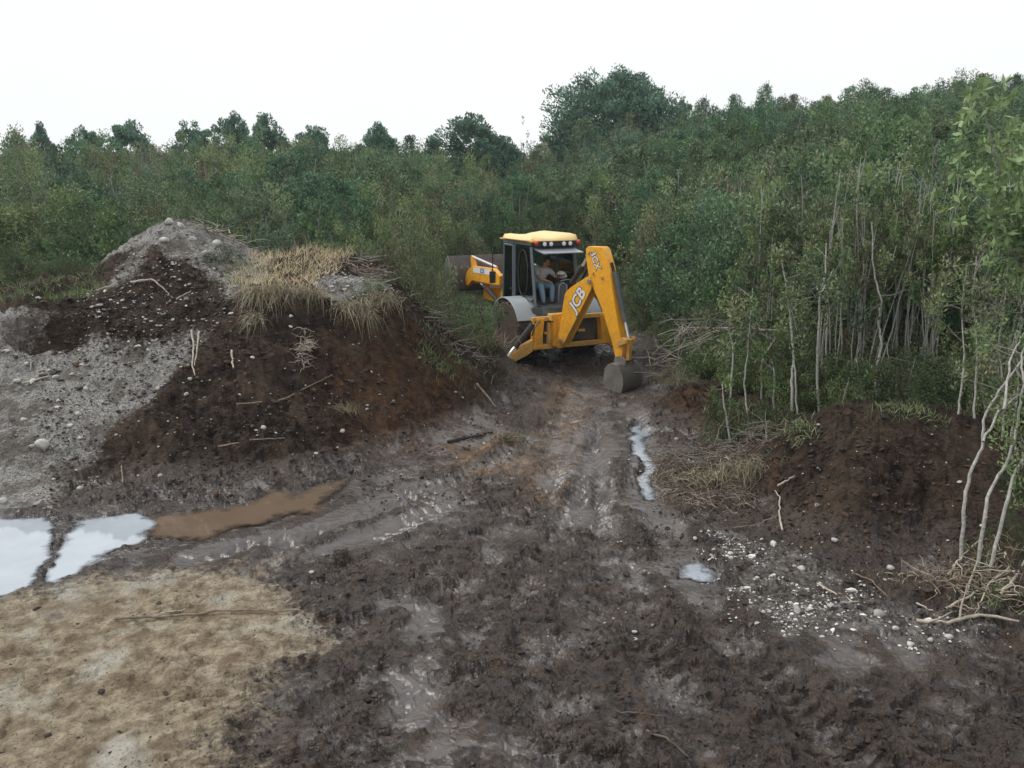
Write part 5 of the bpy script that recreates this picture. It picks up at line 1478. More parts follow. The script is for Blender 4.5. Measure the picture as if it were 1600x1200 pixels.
# fenders: silver arches over the rear wheels
for s in (-1, 1):
    q = B(); R0 = .80; zc = .68
    arc = [(R0 * math.cos(t) * 1.03, zc + R0 * math.sin(t)) for t in np.linspace(math.radians(158), math.radians(20), 14)]
    inn = [((R0 - .035) * math.cos(t) * 1.03, zc + (R0 - .035) * math.sin(t)) for t in np.linspace(math.radians(20), math.radians(158), 14)]
    q.prism([(y_ + .05, z_) for y_, z_ in arc] + [(y_ + .05, z_) for y_, z_ in inn], YZ, s * .60, s * 1.17)
    q.build('fender', SILV, DG, .012)
    q = B(); q.prism([(y_ + .05, z_ + .0) for y_, z_ in arc[1:-1]] + [(.55, 1.38), (-.6, 1.34)] if False else [(-.66, 1.14), (-.62, 1.34), (.5, 1.40), (.72, 1.20), (.4, 1.36 - .02), (-.3, 1.32)], YZ, s * .585, s * .62)
    q.build('fender_web', GREY, DG)
# glass panes and door
def pane(pts, name='window'):
    bm = bmesh.new(); f = bm.faces.new([bm.verts.new(p) for p in pts]); me = bpy.data.meshes.new(name)
    r = bmesh.ops.extrude_face_region(bm, geom=[f]); nrm = f.normal if f.normal.length else Vector((1, 0, 0)); bm.normal_update(); nrm = f.normal.copy()
    for v in [g for g in r['geom'] if isinstance(g, bmesh.types.BMVert)]: v.co += nrm * .006
    bmesh.ops.recalc_face_normals(bm, faces=bm.faces); bm.to_mesh(me); bm.free(); me.materials.append(GLASS)
    return link(bpy.data.objects.new(name, me), DG)
for s in (-1, 1):
    x = s * (CX + .005)
    pane([(x - s * .03, -.38, 2.50), (x - s * .01, -.62, 1.46), (x, -.4, 1.40), (x, .34, 1.42), (x - s * .02, .38, 2.50)])
    # door: frame, rounded window and handle
    q = B()
    ring_o = [(.46, 2.52), (.96, 2.52), (1.06, 1.2), (.92, 1.12), (.46, 1.38)]
    for i in range(5):
        a_, b_ = ring_o[i], ring_o[(i + 1) % 5]
        q.tube([(x + s * .012, a_[0], a_[1]), (x + s * .012, b_[0], b_[1])], .028, 6)
    dr = q.build('door', FRAME, DG)
    p = pane([(x, .49, 2.49), (x, .93, 2.49), (x, 1.03, 1.22), (x, .9, 1.16), (x, .49, 1.4)], 'door_glass'); p.parent = dr
    hq = B(); hq.box((x + s * .05, .52, 1.62), (.03, .14, .03)); h_ = hq.build('handle', BLK, dr, .005)
    # side window frame, an upright oval line
    q = B(); oval = [(.28 + .26 * math.cos(t) * (1 if math.cos(t) > 0 else 1.0), 1.96 + .48 * math.sin(t)) for t in np.linspace(0, 2 * math.pi, 21)]
    q = B(); q.tube([(x + s * .01, y_ - .36, z_) for y_, z_ in oval], .016, 6, False); q.build('side_window_frame', BLK, DG, smooth=True)
# windscreen
pane([(-.6, 1.03, 2.5), (.6, 1.03, 2.5), (.66, 1.14, 1.5), (-.66, 1.14, 1.5)], 'windscreen')
# raised rear window, seen edge on like a visor, and its upper frame
q = B(); q.prism([(-.44, 2.50), (-.40, 2.47), (-.98, 2.385), (-.99, 2.41)], YZ, -.60, .62); q.build('raised_rear_window', SILV, DG, .006)
q = B(); q.box((0, -.42, 2.50), (1.30, .06, .07)); q.build('rear_header', FRAME, DG, .01)
# roof: cream shell with two swells, overhanging
bm = bmesh.new(); nx, ny = 15, 15; g = {}
def roofz(u, v):
    e = max(abs(u), abs(v)); edge = 1 - max(0, (e - .72) / .28) ** 2.2
    return 2.685 + .10 * edge + .028 * math.cos(u * math.pi * 1.0 + .6) * edge * -1 + .02 * (u > 0) * edge
for i in range(nx):
    for j in range(ny):
        u, v = -1 + 2 * i / (nx - 1), -1 + 2 * j / (ny - 1)
        k = 1 - .10 * (abs(u) ** 6) * (abs(v) ** 6) * 1.6
        g[i, j] = bm.verts.new((u * .80 * k, .25 + v * .93 * k, roofz(u, v)))
for i in range(nx - 1):
    for j in range(ny - 1): bm.faces.new((g[i, j], g[i + 1, j], g[i + 1, j + 1], g[i, j + 1]))
ge = bmesh.ops.extrude_face_region(bm, geom=list(bm.faces))
for v in [q_ for q_ in ge['geom'] if isinstance(q_, bmesh.types.BMVert)]: v.co.z = 2.665
bmesh.ops.recalc_face_normals(bm, faces=bm.faces)
me = bpy.data.meshes.new('roof'); bm.to_mesh(me); bm.free(); me.materials.append(CREAM)
for p in me.polygons: p.use_smooth = True
ro = link(bpy.data.objects.new('roof', me), DG)
q = B(); q.box((0, .28, 2.655), (1.52, 1.76, .04)); q.build('roof_edge_trim', YELM, DG, .01)
# light bar, four work lamps, two indicators
q = B(); q.box((.04, -.60, 2.60), (1.30, .10, .13)); q.build('light_bar', BLK, DG, .02)
for x in (-.40, -.20, .20, .40):
    lo = empty('work_light', (x, -.66, 2.60)); lo.parent = DG
    q = B(); q.lathe([(.066, .03), (.07, -.01), (.066, -.015)], (0, 0, 0), 'Y', 20); q.build('housing', BLK, lo, smooth=True)
    q = B(); q.lathe([(.055, -.0155), (.045, -.03), (.02, -.035)], (0, 0, 0), 'Y', 20); q.build('lens', LAMP, lo, smooth=True)
for x in (-.64, .66):
    q = B(); q.lathe([(.055, .03), (.058, -.02), (.045, -.05), (.02, -.06)], (x, -.64, 2.62), 'Y', 18); q.build('indicator_light', REDL, DG, smooth=True)
# mirrors
for s in (-1, 1):
    q = B(); q.tube([(s * .72, 1.06, 2.50), (s * 1.02, 1.10, 2.46), (s * 1.05, 1.08, 1.72)], .016, 8); mo = q.build('mirror_arm', BLK, DG, smooth=True)
    q = B(); q.box((s * 1.06, 1.04, 1.86), (.17, .05, .30)); q.build('mirror', BLK, DG, .02)
# lever tower, seats, steering column
q = B(); q.prism([(-.13, 0), (.13, 0), (.11, .48), (.06, .54), (-.06, .54), (-.11, .48)], XZ, -.52, -.30); q.build('lever_console', SEATM, DG, .03, loc=(.14, 0, 1.27))
q = B(); q.tube([(.02, -.54, 1.30), (.04, -.54, 1.76), (.14, -.54, 1.82), (.24, -.54, 1.76), (.26, -.54, 1.30)], .018, 8); q.build('console_edge', SILV, DG, smooth=True)
for i in range(4):
    q = B(); q.tube([(.06 + i * .055, -.40, 1.80), (.05 + i * .06, -.43, 1.97)], .008, 6); lv = q.build('lever', BLK, DG)
    q = B(); q.lathe([(.005, -.02), (.022, 0), (.018, .02), (.004, .028)], (.05 + i * .06, -.43, 1.99), 'Z', 10); q.build('knob', BLK, lv, smooth=True)
q = B(); q.prism([(-.20, 0), (.20, 0), (.22, .42), (.14, .58), (0, .63), (-.14, .58), (-.2, .42)], XZ, -.40, -.12); q.build('seat_backrest', BLK, DG, .04, seg=3, loc=(.42, 0, 1.30))
q = B(); q.tube([(.24, -.42, 1.84), (.34, -.43, 1.87), (.48, -.43, 1.88), (.58, -.42, 1.86)], .014, 8); q.build('backrest_trim', SILV, DG, smooth=True)
q = B(); q.box((-.26, .12, 1.58), (.46, .48, .14)); q.box((-.26, .12, 1.40), (.24, .24, .26)); q.build('seat', BLK, DG, .03)
q = B(); q.tube([(.05, .95, 1.3), (.05, .78, 1.78)], .03, 8); cl_ = q.build('steering_column', BLK, DG)
st_ = [(.05 + .2 * math.cos(t), .75 + .1 * math.sin(t), 1.80 + .17 * math.sin(t)) for t in np.linspace(0, 2 * math.pi, 25)]
q = B(); q.tube(st_, .014, 6, False); q.build('steering_wheel', BLK, cl_, smooth=True)
q = B(); q.box((.05, .98, 1.42), (1.2, .2, .26)); q.build('dashboard', GREY, DG, .03)
# yellow hydraulic tank step on the left, licence plate
q = B(); q.box((-.62, .98, .78), (.34, .5, .34)); q.build('fuel_tank', YELM, DG, .03)
for k in range(2):
    q = B(); q.box((-.86, 1.05, .55 + .28 * k), (.2, .32, .03)); q.build('step', DARKST, DG, .005)

# rear frame with its two sliding rails, and stabilisers
q = B()
q.box((0, -1.20, 1.08), (2.10, .12, .10)); q.build('rear_frame_rail', YELM, DG, .012)
q = B(); q.box((0, -1.20, .42), (2.10, .12, .11)); q.build('rear_frame_rail', YELM, DG, .012)
for s in (-1, 1):
    q = B(); q.prism([(s * .80, .38), (s * 1.04, .38), (s * 1.02, .70), (s * .96, 1.10), (s * .76, 1.10), (s * .80, .7)], XZ, -1.29, -1.08); q.build('rear_frame_post', YEL, DG, .015)
q = B(); q.box((0, -1.08, .74), (1.5, .05, .52)); q.build('rear_frame_plate', DARKST, DG)
q = B(); q.box((-.18, -1.22, .74), (1.1, .06, .06)); q.box((-.62, -1.23, .74), (.08, .08, .5)); q.build('slide_brace', YELM, DG, .01)
for s in (-1, 1):
    a = Vector((s * .98, -1.16, .50)); f = Vector((s * 1.78, -.98 - .18, .12))
    q = B(); d = (f - a); L = d.length; ux = d / L; up = Vector((0, 0, 1)); sd_ = ux.cross(up).normalized(); nn = sd_.cross(ux)
    to3 = lambda u, v, w: tuple(a + ux * u + nn * v + sd_ * w)
    q.prism([(-.06, -.10), (-.06, .11), (.25, .12), (L, .04), (L + .05, -.02), (L, -.09), (.3, -.14)], to3, -.08, .08)
    lg = q.build('stabiliser_leg', YELM, DG, .012)
    q = B(); q.box(tuple(f + Vector((s * .03, 0, -.08))), (.34, .30, .04)); q.build('foot_pad', STEEL, lg, .01)
    top = Vector((s * 1.0, -1.16, .96)); mid = top.lerp(f, .62)
    q = B(); q.tube([tuple(top), tuple(top.lerp(f, .6))], .07, 12); cy = q.build('stabiliser_cylinder', BLK, DG, smooth=False)
    q = B(); q.tube([tuple(mid - (f - top) * .04), tuple(top.lerp(f, .97))], .036, 10); q.build('piston_rod', CHROME, cy)
q = B(); q.tube([(-.80, -1.22, 1.02), (-.95, -1.35, 1.05), (-1.08, -1.38, .9), (-1.10, -1.3, .72)], .016, 6); q.build('hydraulic_hose', GREY, DG, smooth=True)
q = B(); q.tube([(-.3, -1.30, 1.0), (-.1, -1.5, .95), (.05, -1.45, .75), (-.1, -1.35, .6)], .018, 6); q.build('hydraulic_hose', BLK, DG, smooth=True)

# swing post and boom: the arm works in an upright plane turned out to the right
DL = Vector((.305, -.952, 0)).normalized(); NL = Vector((DL.y, -DL.x, 0))      # NL points to the left side of the arm
if NL.x > 0: NL = -NL
BP = Vector((-.406, -1.471, 0))
def arm(t, z, w):
    k = min(1, max(0, (1.6 - z) / 1.4)) * min(1, max(0, (t - 1.0) / .35))
    t += .12 * k; z -= .15 * k
    return tuple(BP + DL * t + Vector((0, 0, z)) + NL * w)
q = B(); q.box((-.41, -1.33, .80), (.34, .16, .72)); q.tube([(-.41, -1.40, .40), (-.41, -1.40, 1.22)], .085, 14); q.build('swing_post', YEL, DG, .015)
q = B(); q.box((-.41, -1.30, 1.12), (.46, .22, .16)); q.build('slide_clamp', YELM, DG, .015)
hw = .13
boom_side = [(.00, .64), (.06, .53), (.16, .52), (.22, .60), (.60, 1.22), (.985, 1.86), (1.02, 2.02), (.95, 2.16), (.86, 2.14), (.40, 1.88), (.245, 1.76), (.20, 1.68)]
q = B()
q.prism(boom_side, lambda u, v, w: arm(u, v, w), hw - .03, hw); q.prism(boom_side, lambda u, v, w: arm(u, v, w), -hw, -hw + .03)
q.build('boom', YEL, DG, .006)
q = B()
inner_ = [(.02, .66), (.17, .56), (.58, 1.24), (.96, 1.87), (.96, 2.08), (.86, 2.10), (.40, 1.845), (.265, 1.73), (.215, 1.66)]
q.prism(inner_, lambda u, v, w: arm(u, v, w), -hw + .031, hw - .031); q.build('boom_web', YELM, DG)
# dipper: a box with broad top, narrowing to the nose
dip = [(.80, 2.60), (.80, 2.76), (.86, 2.81), (1.26, 2.82), (1.34, 2.76), (1.50, 2.36), (1.58, 1.95), (1.74, 1.20), (1.84, .74), (1.80, .50), (1.72, .42), (1.64, .50), (1.55, .82), (1.28, 1.50), (1.02, 1.92), (.90, 2.12)]
hd = .105
q = B(); q.prism(dip, lambda u, v, w: arm(u, v, w), -hd, hd); q.build('dipper', YEL, DG, .012)
# recess of the bucket cylinder, boom and dipper pins
for t, z, r, w0 in [(.11, .60, .05, hw), (.95, 2.04, .055, hw), (1.02, 2.24, .035, hd), (.88, 2.68, .04, hd), (1.74, .5, .045, hd), (1.28, 2.16, .035, hd)]:
    q = B(); q.tube([arm(t, z, -w0 - .035), arm(t, z, w0 + .035)], r, 14); q.build('pin', STEEL if r > .045 else YELM, DG)
# dipper cylinder behind the boom, bucket cylinder along the outer side
q = B(); q.tube([arm(.30, 1.95, 0), arm(.62, 2.36, 0)], .06, 12); cy = q.build('dipper_cylinder', BLK, DG)
q = B(); q.tube([arm(.58, 2.31, 0), arm(.86, 2.68, 0)], .032, 10); q.build('piston_rod', CHROME, cy)
for w in (-.2, -.24):
    q = B(); q.tube([arm(.35, 1.95, w), arm(.6, 2.3, w), arm(.86, 2.5, w * .8), arm(1.2, 2.5, w * .9), arm(1.5, 1.9, w * .8)], .016, 6); q.build('hydraulic_hose', BLK, DG, smooth=True)
q = B(); q.box((0, 0, 0), (.09, .02, .22)); o = q.build('cylinder_slot', BLACKD, DG); o.location = arm(1.497, 2.38, 0); o.rotation_euler = (math.radians(-20), 0, math.atan2(DL.y, DL.x) + math.pi / 2)
q = B(); q.tube([arm(1.56, 2.30, 0), arm(1.86, 1.26, 0)], .062, 14); cy = q.build('bucket_cylinder', GREY, DG)
q = B(); q.tube([arm(1.85, 1.30, 0), arm(1.95, .92, 0)], .034, 10); q.build('piston_rod', CHROME, cy)
q = B(); q.prism([(1.90, .98), (2.02, .96), (2.02, .88), (1.74, .78), (1.72, .86)], lambda u, v, w: arm(u, v, w), -.15, -.11)
q.prism([(1.90, .98), (2.02, .96), (2.02, .88), (1.74, .78), (1.72, .86)], lambda u, v, w: arm(u, v, w), .11, .15); q.tube([arm(1.97, .92, -.17), arm(1.97, .92, .17)], .03, 10)
q.build('tipping_link', YELM, DG, .006)
q = B(); q.prism([(1.93, .93), (2.01, .93), (1.96, .52), (1.88, .50)], lambda u, v, w: arm(u, v, w), -.05, .05); q.build('bucket_link', YELM, DG, .006)
# bucket: curved shell between two cheeks, open towards the machine
BW = .32
bk, bk_in = [(1.50, .30), (1.60, .43), (1.72, .47)], []
for t_ in np.linspace(math.radians(62), math.radians(-118), 12): bk.append((1.73 + .30 * math.cos(t_), .10 + .40 * math.sin(t_)))
bk.append((1.46, -.36))
c_ = (1.62, .08)
bk_in = [(c_[0] + (u - c_[0]) * .90, c_[1] + (v - c_[1]) * .91) for u, v in bk[::-1]]; bk_in[0] = (1.48, -.325); bk_in[-1] = (1.54, .29)
q = B(); q.prism(bk + bk_in, lambda u, v, w: arm(u, v, w), -BW, BW); bo = q.build('bucket', simple('earthy_steel', (.17, .16, .15), .55, .3, 8, dirt=(.10, .075, .06), dirt_amt=.6), DG, .005)
for s in (-1, 1):
    q = B(); q.prism([(1.52, .34)] + bk[1:] + [(1.50, -.1), (1.47, .1)], lambda u, v, w: arm(u, v, w), s * BW, s * (BW + .025)); q.build('cheek', STEEL, bo, .004)
q = B(); q.prism([(1.62, .44), (1.66, .56), (1.80, .60), (1.96, .54), (1.94, .42)], lambda u, v, w: arm(u, v, w), -.16, -.12)
q.prism([(1.62, .44), (1.66, .56), (1.80, .60), (1.96, .54), (1.94, .42)], lambda u, v, w: arm(u, v, w), .12, .16); q.build('bucket_ear', STEEL, bo, .004)
for i in range(5):
    w = -BW + .06 + i * (2 * BW - .12) / 4
    q = B(); q.prism([(1.56, -.36), (1.54, -.31), (1.36, -.365)], lambda u, v, w_: arm(u, v, w_), w - .03, w + .03); q.build('tooth', STEEL, bo, .003)

# lettering
def lettering(txt, size, mat, origin, xdir, updir, name, parent, ext=.003, bold=0.0, shear=0.0):
    cu = bpy.data.curves.new(name, 'FONT'); cu.body = txt; cu.size = size; cu.extrude = ext; cu.offset = bold; cu.shear = shear
    cu.align_x = 'CENTER'; cu.align_y = 'CENTER'
    tmp = bpy.data.objects.new('tmp', cu); COL.objects.link(tmp)
    me = bpy.data.meshes.new_from_object(tmp.evaluated_get(bpy.context.evaluated_depsgraph_get())); bpy.data.objects.remove(tmp)
    me.materials.clear(); me.materials.append(mat)
    x = Vector(xdir).normalized(); u = Vector(updir); u = (u - x * u.dot(x)).normalized(); z = x.cross(u)
    o = link(bpy.data.objects.new(name, me), parent)
    m = Matrix((x, u, z)).transposed().to_4x4(); m.translation = Vector(origin); o.matrix_local = m
    return o
bpy.context.view_layer.update()
td = (Vector(arm(.83, 1.90, 0)) - Vector(arm(.44, 1.33, 0)))
xd = td.normalized(); ud = Vector((-DL.x, -DL.y, 0)) * .85 + Vector((0, 0, 1)) * .55
c0 = Vector(arm(.60, 1.60, hw + .003))
lettering('JCB', .36, BLACKD, c0, xd, ud, 'maker_lettering_outline', DG, .0015, .026, .15)  # bolder black letters, the printed outline of the white ones
lettering('JCB', .36, WHITE, c0 + NL * .004, xd, ud, 'maker_lettering', DG, .0015, .010, .15)
td2 = Vector(arm(1.16, 2.34, 0)) - Vector(arm(1.0, 2.66, 0))
lettering('3CX', .22, BLACKD, Vector(arm(1.08, 2.52, hd + .003)), td2, Vector(DL), 'model_lettering_outline', DG, .0015, .014, .1)  # printed black outline behind the white model name
lettering('3CX', .22, WHITE, Vector(arm(1.08, 2.52, hd + .007)), td2, Vector(DL), 'model_lettering', DG, .0015, .003, .1)

# loader arms and front bucket, raised
for s in (-1, 1):
    q = B(); q.prism([(1.25, 1.62), (1.22, 1.86), (1.6, 2.02), (3.0, 1.98), (3.3, 1.84), (3.5, 1.62), (3.45, 1.42), (3.3, 1.40), (3.0, 1.58), (1.7, 1.60)], YZ, s * .62, s * .74)
    la = q.build('loader_arm', YEL, DG, .012)
    q = B(); q.prism([(1.75, 1.84), (1.75, 1.985), (2.9, 1.955), (2.9, 1.81)], YZ, s * .742, s * .745); q.build('white_stripe', WHITE, la)
    lettering('JCB', .17, BLUED, (s * .748, 2.3, 1.90), (0, s, 0), (0, 0, 1), 'maker_lettering', la, .001, .004, .1)
    q = B(); q.tube([(s * .68, 1.35, 1.15), (s * .68, 2.35, 1.50)], .055, 10); cy = q.build('lift_cylinder', BLK, DG)
    q = B(); q.tube([(s * .68, 2.3, 1.48), (s * .68, 2.9, 1.66)], .03, 10); q.build('piston_rod', CHROME, cy)
    q = B(); q.prism([(3.05, 1.96), (3.20, 2.22), (3.32, 2.24), (3.36, 2.14), (3.28, 1.84)], YZ, s * .55, s * .62); q.build('tipping_lever', YEL, DG, .008)
    q = B(); q.tube([(s * .585, 1.7, 2.04), (s * .585, 3.24, 2.20)], .035, 10); q.build('tipping_cylinder', CHROME, DG)
    q = B(); q.prism([(1.15, 1.0), (1.12, 1.9), (1.42, 1.9), (1.48, 1.0)], YZ, s * .50, s * .60); q.build('loader_tower', YEL, DG, .01)
q = B(); q.tube([(-.7, 3.35, 1.52), (.7, 3.35, 1.52)], .07, 10); q.build('cross_tube', YELM, DG)
lb = [(3.50, 1.30), (3.46, 1.62), (3.52, 1.98), (3.66, 2.22), (3.72, 2.20), (3.60, 1.96), (3.55, 1.62), (3.58, 1.34), (4.30, 1.20), (4.32, 1.16), (3.60, 1.24)]
q = B(); q.prism(lb, YZ, -1.16, 1.16); fb = q.build('loader_bucket', DARKST, DG, .006)
for s in (-1, 1):
    q = B(); q.prism([(3.50, 1.24), (3.46, 1.62), (3.52, 1.98), (3.68, 2.23), (3.80, 2.16), (4.05, 1.65), (4.32, 1.16)], YZ, s * 1.16, s * 1.185); q.build('bucket_side', DARKST if s > 0 else STEEL, fb, .004)
for i in range(7):
    q = B(); q.box((-1.0 + i * .333, 4.36, 1.175), (.07, .16, .03)); q.build('tooth', STEEL, fb, .004)
for i in range(4):
    for z in (1.52, 1.90):
        x = -1.02 + i * .18
        q = B(); q.lathe([(.035, 0), (.032, -.025)], (x, 3.462 + abs(z - 1.6) * .12, z), 'Y', 8); q.build('bolt', STEEL, fb)

# the cab is a head taller than its drawing: stretch everything above the sills
for o in list(DG.children):
    k_ = o.name.split('.')[0]
    if k_ in ('cab_pillar', 'roof_frame', 'window', 'door', 'windscreen', 'side_window_frame', 'raised_rear_window', 'rear_header', 'roof', 'roof_edge_trim', 'light_bar', 'indicator_light', 'mirror_arm'):
        for q_ in [o] + [c for c in o.children if c.name.startswith('door_glass')]:
            for v in q_.data.vertices: v.co.z += .17 * min(1, max(0, (v.co.z - 1.45) / .9))
    elif k_ == 'work_light': o.location.z += .17

for o in list(DG.children):
    k_ = o.name.split('.')[0]
    if k_ in ('cab_pillar', 'roof_frame', 'window', 'door', 'windscreen', 'side_window_frame', 'raised_rear_window', 'rear_header', 'roof', 'roof_edge_trim', 'light_bar', 'indicator_light', 'rear_sill', 'cab_floor_tub', 'dashboard'):
        for q_ in [o] + list(o.children):
            for v in q_.data.vertices: v.co.x = v.co.x * .87 - .10
    elif k_ == 'work_light': o.location.x = o.location.x * .87 - .10
    elif k_ in ('seat_backrest', 'backrest_trim'):
        for v in o.data.vertices: v.co.x = v.co.x * .9 - .13 + (.0 if k_ == 'seat_backrest' else .04)
    elif k_ == 'mirror_arm' or k_ == 'mirror':
        if o.data.vertices[0].co.x < 0:
            for v in o.data.vertices: v.co.x += .04

# ------------------------------------------------------------------ the man in the cab
SKIN = simple('skin', (.40, .22, .15), .55, .08, 12); HAIR = simple('dark_hair', (.018, .014, .012), .7, .3, 40)
SHIRT = simple('light_grey_shirt', (.42, .43, .45), .85, .08, 12); JEANS = simple('blue_denim', (.16, .26, .36), .85, .15, 25); SHOE = simple('dark_shoe', (.03, .028, .026), .7, .2, 10)
def skin_mesh(name, chains, mat, sub=2, root=0):
    """chains of (point, radius); a chain may begin at an existing point given by index"""
    V, E, Rd = [], [], []
    for ch in chains:
        prev = None
        for it in ch:
            if isinstance(it, int): prev = it; continue
            V.append(it[0]); Rd.append(it[1])
            if prev is not None: E.append((prev, len(V) - 1))
            prev = len(V) - 1
    me = bpy.data.meshes.new(name); me.from_pydata(V, E, []); o = bpy.data.objects.new(name, me); COL.objects.link(o)
    sk = o.modifiers.new('skin', 'SKIN'); sk.use_smooth_shade = True
    for i, r_ in enumerate(Rd):
        rr_ = r_ if isinstance(r_, tuple) else (r_, r_); me.skin_vertices[0].data[i].radius = rr_; me.skin_vertices[0].data[i].use_root = (i == root)
    sb = o.modifiers.new('sub', 'SUBSURF'); sb.levels = sb.render_levels = sub
    me2 = bpy.data.meshes.new_from_object(o.evaluated_get(bpy.context.evaluated_depsgraph_get())); bpy.data.objects.remove(o)
    me2.name = name; me2.materials.clear(); me2.materials.append(mat)
    for p in me2.polygons: p.use_smooth = True
    return bpy.data.objects.new(name, me2)
# joints in digger coordinates
pel = (-.28, .02, 1.74); ches = (-.20, -.10, 2.04); shl, shr = (-.36, -.06, 2.12), (-.03, -.16, 2.10); neck = (-.17, -.16, 2.16); head = (-.14, -.21, 2.30)
knl, knr = (-.40, -.42, 1.76), (-.08, -.40, 1.74); ftl, ftr = (-.36, -.50, 1.34), (-.10, -.42, 1.34)
ell, elr = (-.36, -.28, 1.92), (.06, -.30, 1.94); hal, har = (-.20, -.44, 1.86), (.13, -.44, 1.99)
V3 = lambda a, b, t: tuple(a[i] + (b[i] - a[i]) * t for i in range(3))
def hand(h, frm, idx):
    """palm and five curled fingers as short chains rooted in the palm"""
    d = (Vector(h) - Vector(frm)).normalized(); s = d.cross(Vector((0, 0, 1))).normalized(); dn = Vector((0, 0, -1))
    out = []
    for k, l in enumerate((.030, .036, .034, .026)):
        b = Vector(h) + d * .045 + s * (-.024 + .016 * k)
        out.append([idx, (tuple(b), .0085), (tuple(b + d * l), .008), (tuple(b + d * l * 1.4 + dn * .022), .007), (tuple(b + d * l * 1.1 + dn * .040), .006)])
    b = Vector(h) + d * .01 - s * .034
    out.append([idx, (tuple(b), .010), (tuple(b + d * .028 - s * .010 + dn * .012), .009), (tuple(b + d * .044 + dn * .026), .007)])
    return out
ch = [[(pel, (.13, .11)), (V3(pel, ches, .5), (.12, .10)), (ches, (.14, .10)), (neck, .055), (V3(neck, head, .45), .05), (V3(neck, head, .75), (.072, .08)), (head, (.078, .09)), (V3(neck, head, 1.35), (.066, .078)), (V3(neck, head, 1.6), (.035, .04))],
      [2, (shl, .058), (V3(shl, ell, .5), .046), (ell, .040), (V3(ell, hal, .5), .036), (V3(ell, hal, .85), .024), (hal, (.034, .020))],
      [2, (shr, .058), (V3(shr, elr, .5), .046), (elr, .040), (V3(elr, har, .5), .036), (V3(elr, har, .85), .024), (har, (.034, .020))],
      [0, (V3(pel, knl, .2), .085), (V3(pel, knl, .6), .075), (knl, .06), (V3(knl, ftl, .35), .055), (ftl, .038)],
      [0, (V3(pel, knr, .2), .085), (V3(pel, knr, .6), .075), (knr, .06), (V3(knr, ftr, .35), .055), (ftr, .038)]]
ch += hand(hal, ell, 14) + hand(har, elr, 20)
man = skin_mesh('person', ch, SKIN); link(man)
man.location = DG.location; man.rotation_euler = DG.rotation_euler; bpy.context.view_layer.update()
tag(man, 'dark haired man in light grey t-shirt and jeans leaning over the levers in the cab', 'person')
# face: nose, ears, brow
fd = Vector((.35, -.80, -.45)).normalized(); fs_ = fd.cross(Vector((0, 0, 1))).normalized(); fu = fs_.cross(fd)
hc = Vector(head)
def blob(name, c, r, mat, parent, sc=(1, 1, 1)):
    bm = bmesh.new(); bmesh.ops.create_icosphere(bm, subdivisions=2, radius=r)
    mt = Matrix((fs_, fd, fu)).transposed().to_4x4()
    for v in bm.verts: v.co = mt @ Vector((v.co.x * sc[0], v.co.y * sc[1], v.co.z * sc[2])) + Vector(c)
    me = bpy.data.meshes.new(name); bm.to_mesh(me); bm.free(); me.materials.append(mat)
    for p in me.polygons: p.use_smooth = True
    return link(bpy.data.objects.new(name, me), parent)
blob('nose', hc + fd * .085 - fu * .008, .014, SKIN, man, (.8, 1.2, 1.5))
for s in (-1, 1):
    blob('ear', hc + fs_ * s * .078 - fu * .008, .020, SKIN, man, (.4, .8, 1.3))
    blob('eye', hc + fd * .078 + fs_ * s * .028 + fu * .016, .009, BLACKD, man)
blob('mouth', hc + fd * .082 - fu * .040, .016, REDL if False else simple('lips', (.28, .11, .09), .5, .1, 12), man, (1.2, .4, .35))
bm = bmesh.new(); bmesh.ops.create_icosphere(bm, subdivisions=3, radius=1)
mt = Matrix((fs_, fd, fu)).transposed().to_4x4(); kill = []
for v in bm.verts:
    c = v.co.copy(); k = 1 + .04 * math.sin(c.x * 19) * math.sin(c.z * 17)
    if c.y > .35 and c.z < .55 or c.z < -.45: kill.append(v)
    v.co = mt @ Vector((c.x * .094 * k, c.y * .108 * k - .008, c.z * .118 * k + .030)) + hc
bmesh.ops.delete(bm, geom=kill, context='VERTS')
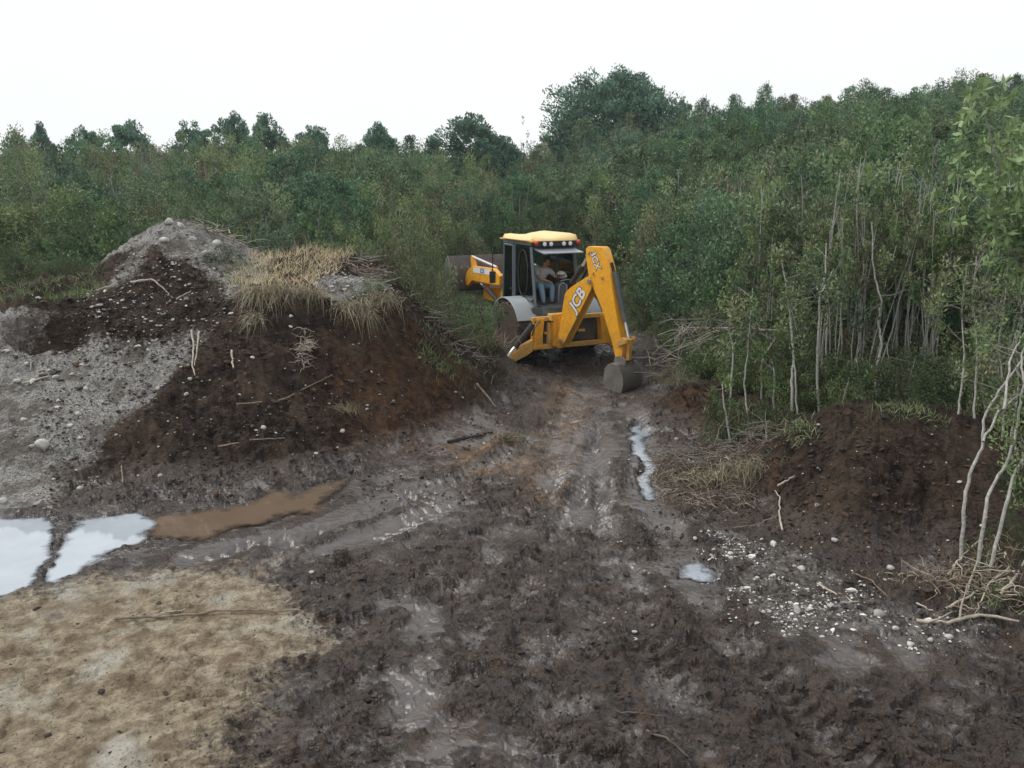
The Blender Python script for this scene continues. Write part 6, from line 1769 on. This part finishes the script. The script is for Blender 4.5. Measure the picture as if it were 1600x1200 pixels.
me = bpy.data.meshes.new('hair'); bm.to_mesh(me); bm.free(); me.materials.append(HAIR); link(bpy.data.objects.new('hair', me), man)
up_ = .018
sh = skin_mesh('shirt', [[(V3(pel, ches, .08), (.14, .125)), (V3(pel, ches, .5), (.138, .122)), (ches, (.158, .122)), (V3(ches, neck, .75), (.075, .07))],
                         [2, (shl, .088), (V3(shl, ell, .45), .064), (V3(shl, ell, .72), .062)], [2, (shr, .088), (V3(shr, elr, .45), .064), (V3(shr, elr, .72), .062)]], SHIRT); link(sh, man)
jn = skin_mesh('jeans', [[(pel, (.142, .122)), (V3(pel, ches, .16), (.136, .118))],
                         [0, (V3(pel, knl, .25), .098), (V3(pel, knl, .6), .09), (knl, .076), (V3(knl, ftl, .4), .07), (V3(knl, ftl, .92), .058)],
                         [0, (V3(pel, knr, .25), .098), (V3(pel, knr, .6), .09), (knr, .076), (V3(knr, ftr, .4), .07), (V3(knr, ftr, .92), .058)]], JEANS); link(jn, man)
for f in (ftl, ftr):
    s_ = skin_mesh('shoe', [[((f[0], f[1] + .03, f[2] - .01), .045), ((f[0] + .01, f[1] - .06, f[2] - .03), (.045, .035)), ((f[0] + .03, f[1] - .14, f[2] - .035), (.04, .028))]], SHOE); link(s_, man)
# white hard hat on the seat back
hh = bmesh.new(); bmesh.ops.create_uvsphere(hh, u_segments=24, v_segments=14, radius=.13)
for v in hh.verts:
    if v.co.z < 0: v.co.z *= .12; v.co.x *= 1.14; v.co.y *= 1.22
    else: v.co.z *= 1.02 + .10 * math.exp(-(v.co.x / .03) ** 2) ; v.co.y *= 1.08
me = bpy.data.meshes.new('hard_hat'); hh.to_mesh(me); hh.free(); me.materials.append(simple('white_hat_plastic', (.74, .77, .76), .35, .03, 5))
for p in me.polygons: p.use_smooth = True
hat = link(bpy.data.objects.new('hard_hat', me)); hat.location = DG.matrix_world @ Vector((.24, -.27, 1.945)); hat.rotation_euler = (.12, -.2, MYAW)
tag(hat, 'white hard hat resting on the black seat back in the cab', 'helmet')
bpy.context.view_layer.update()
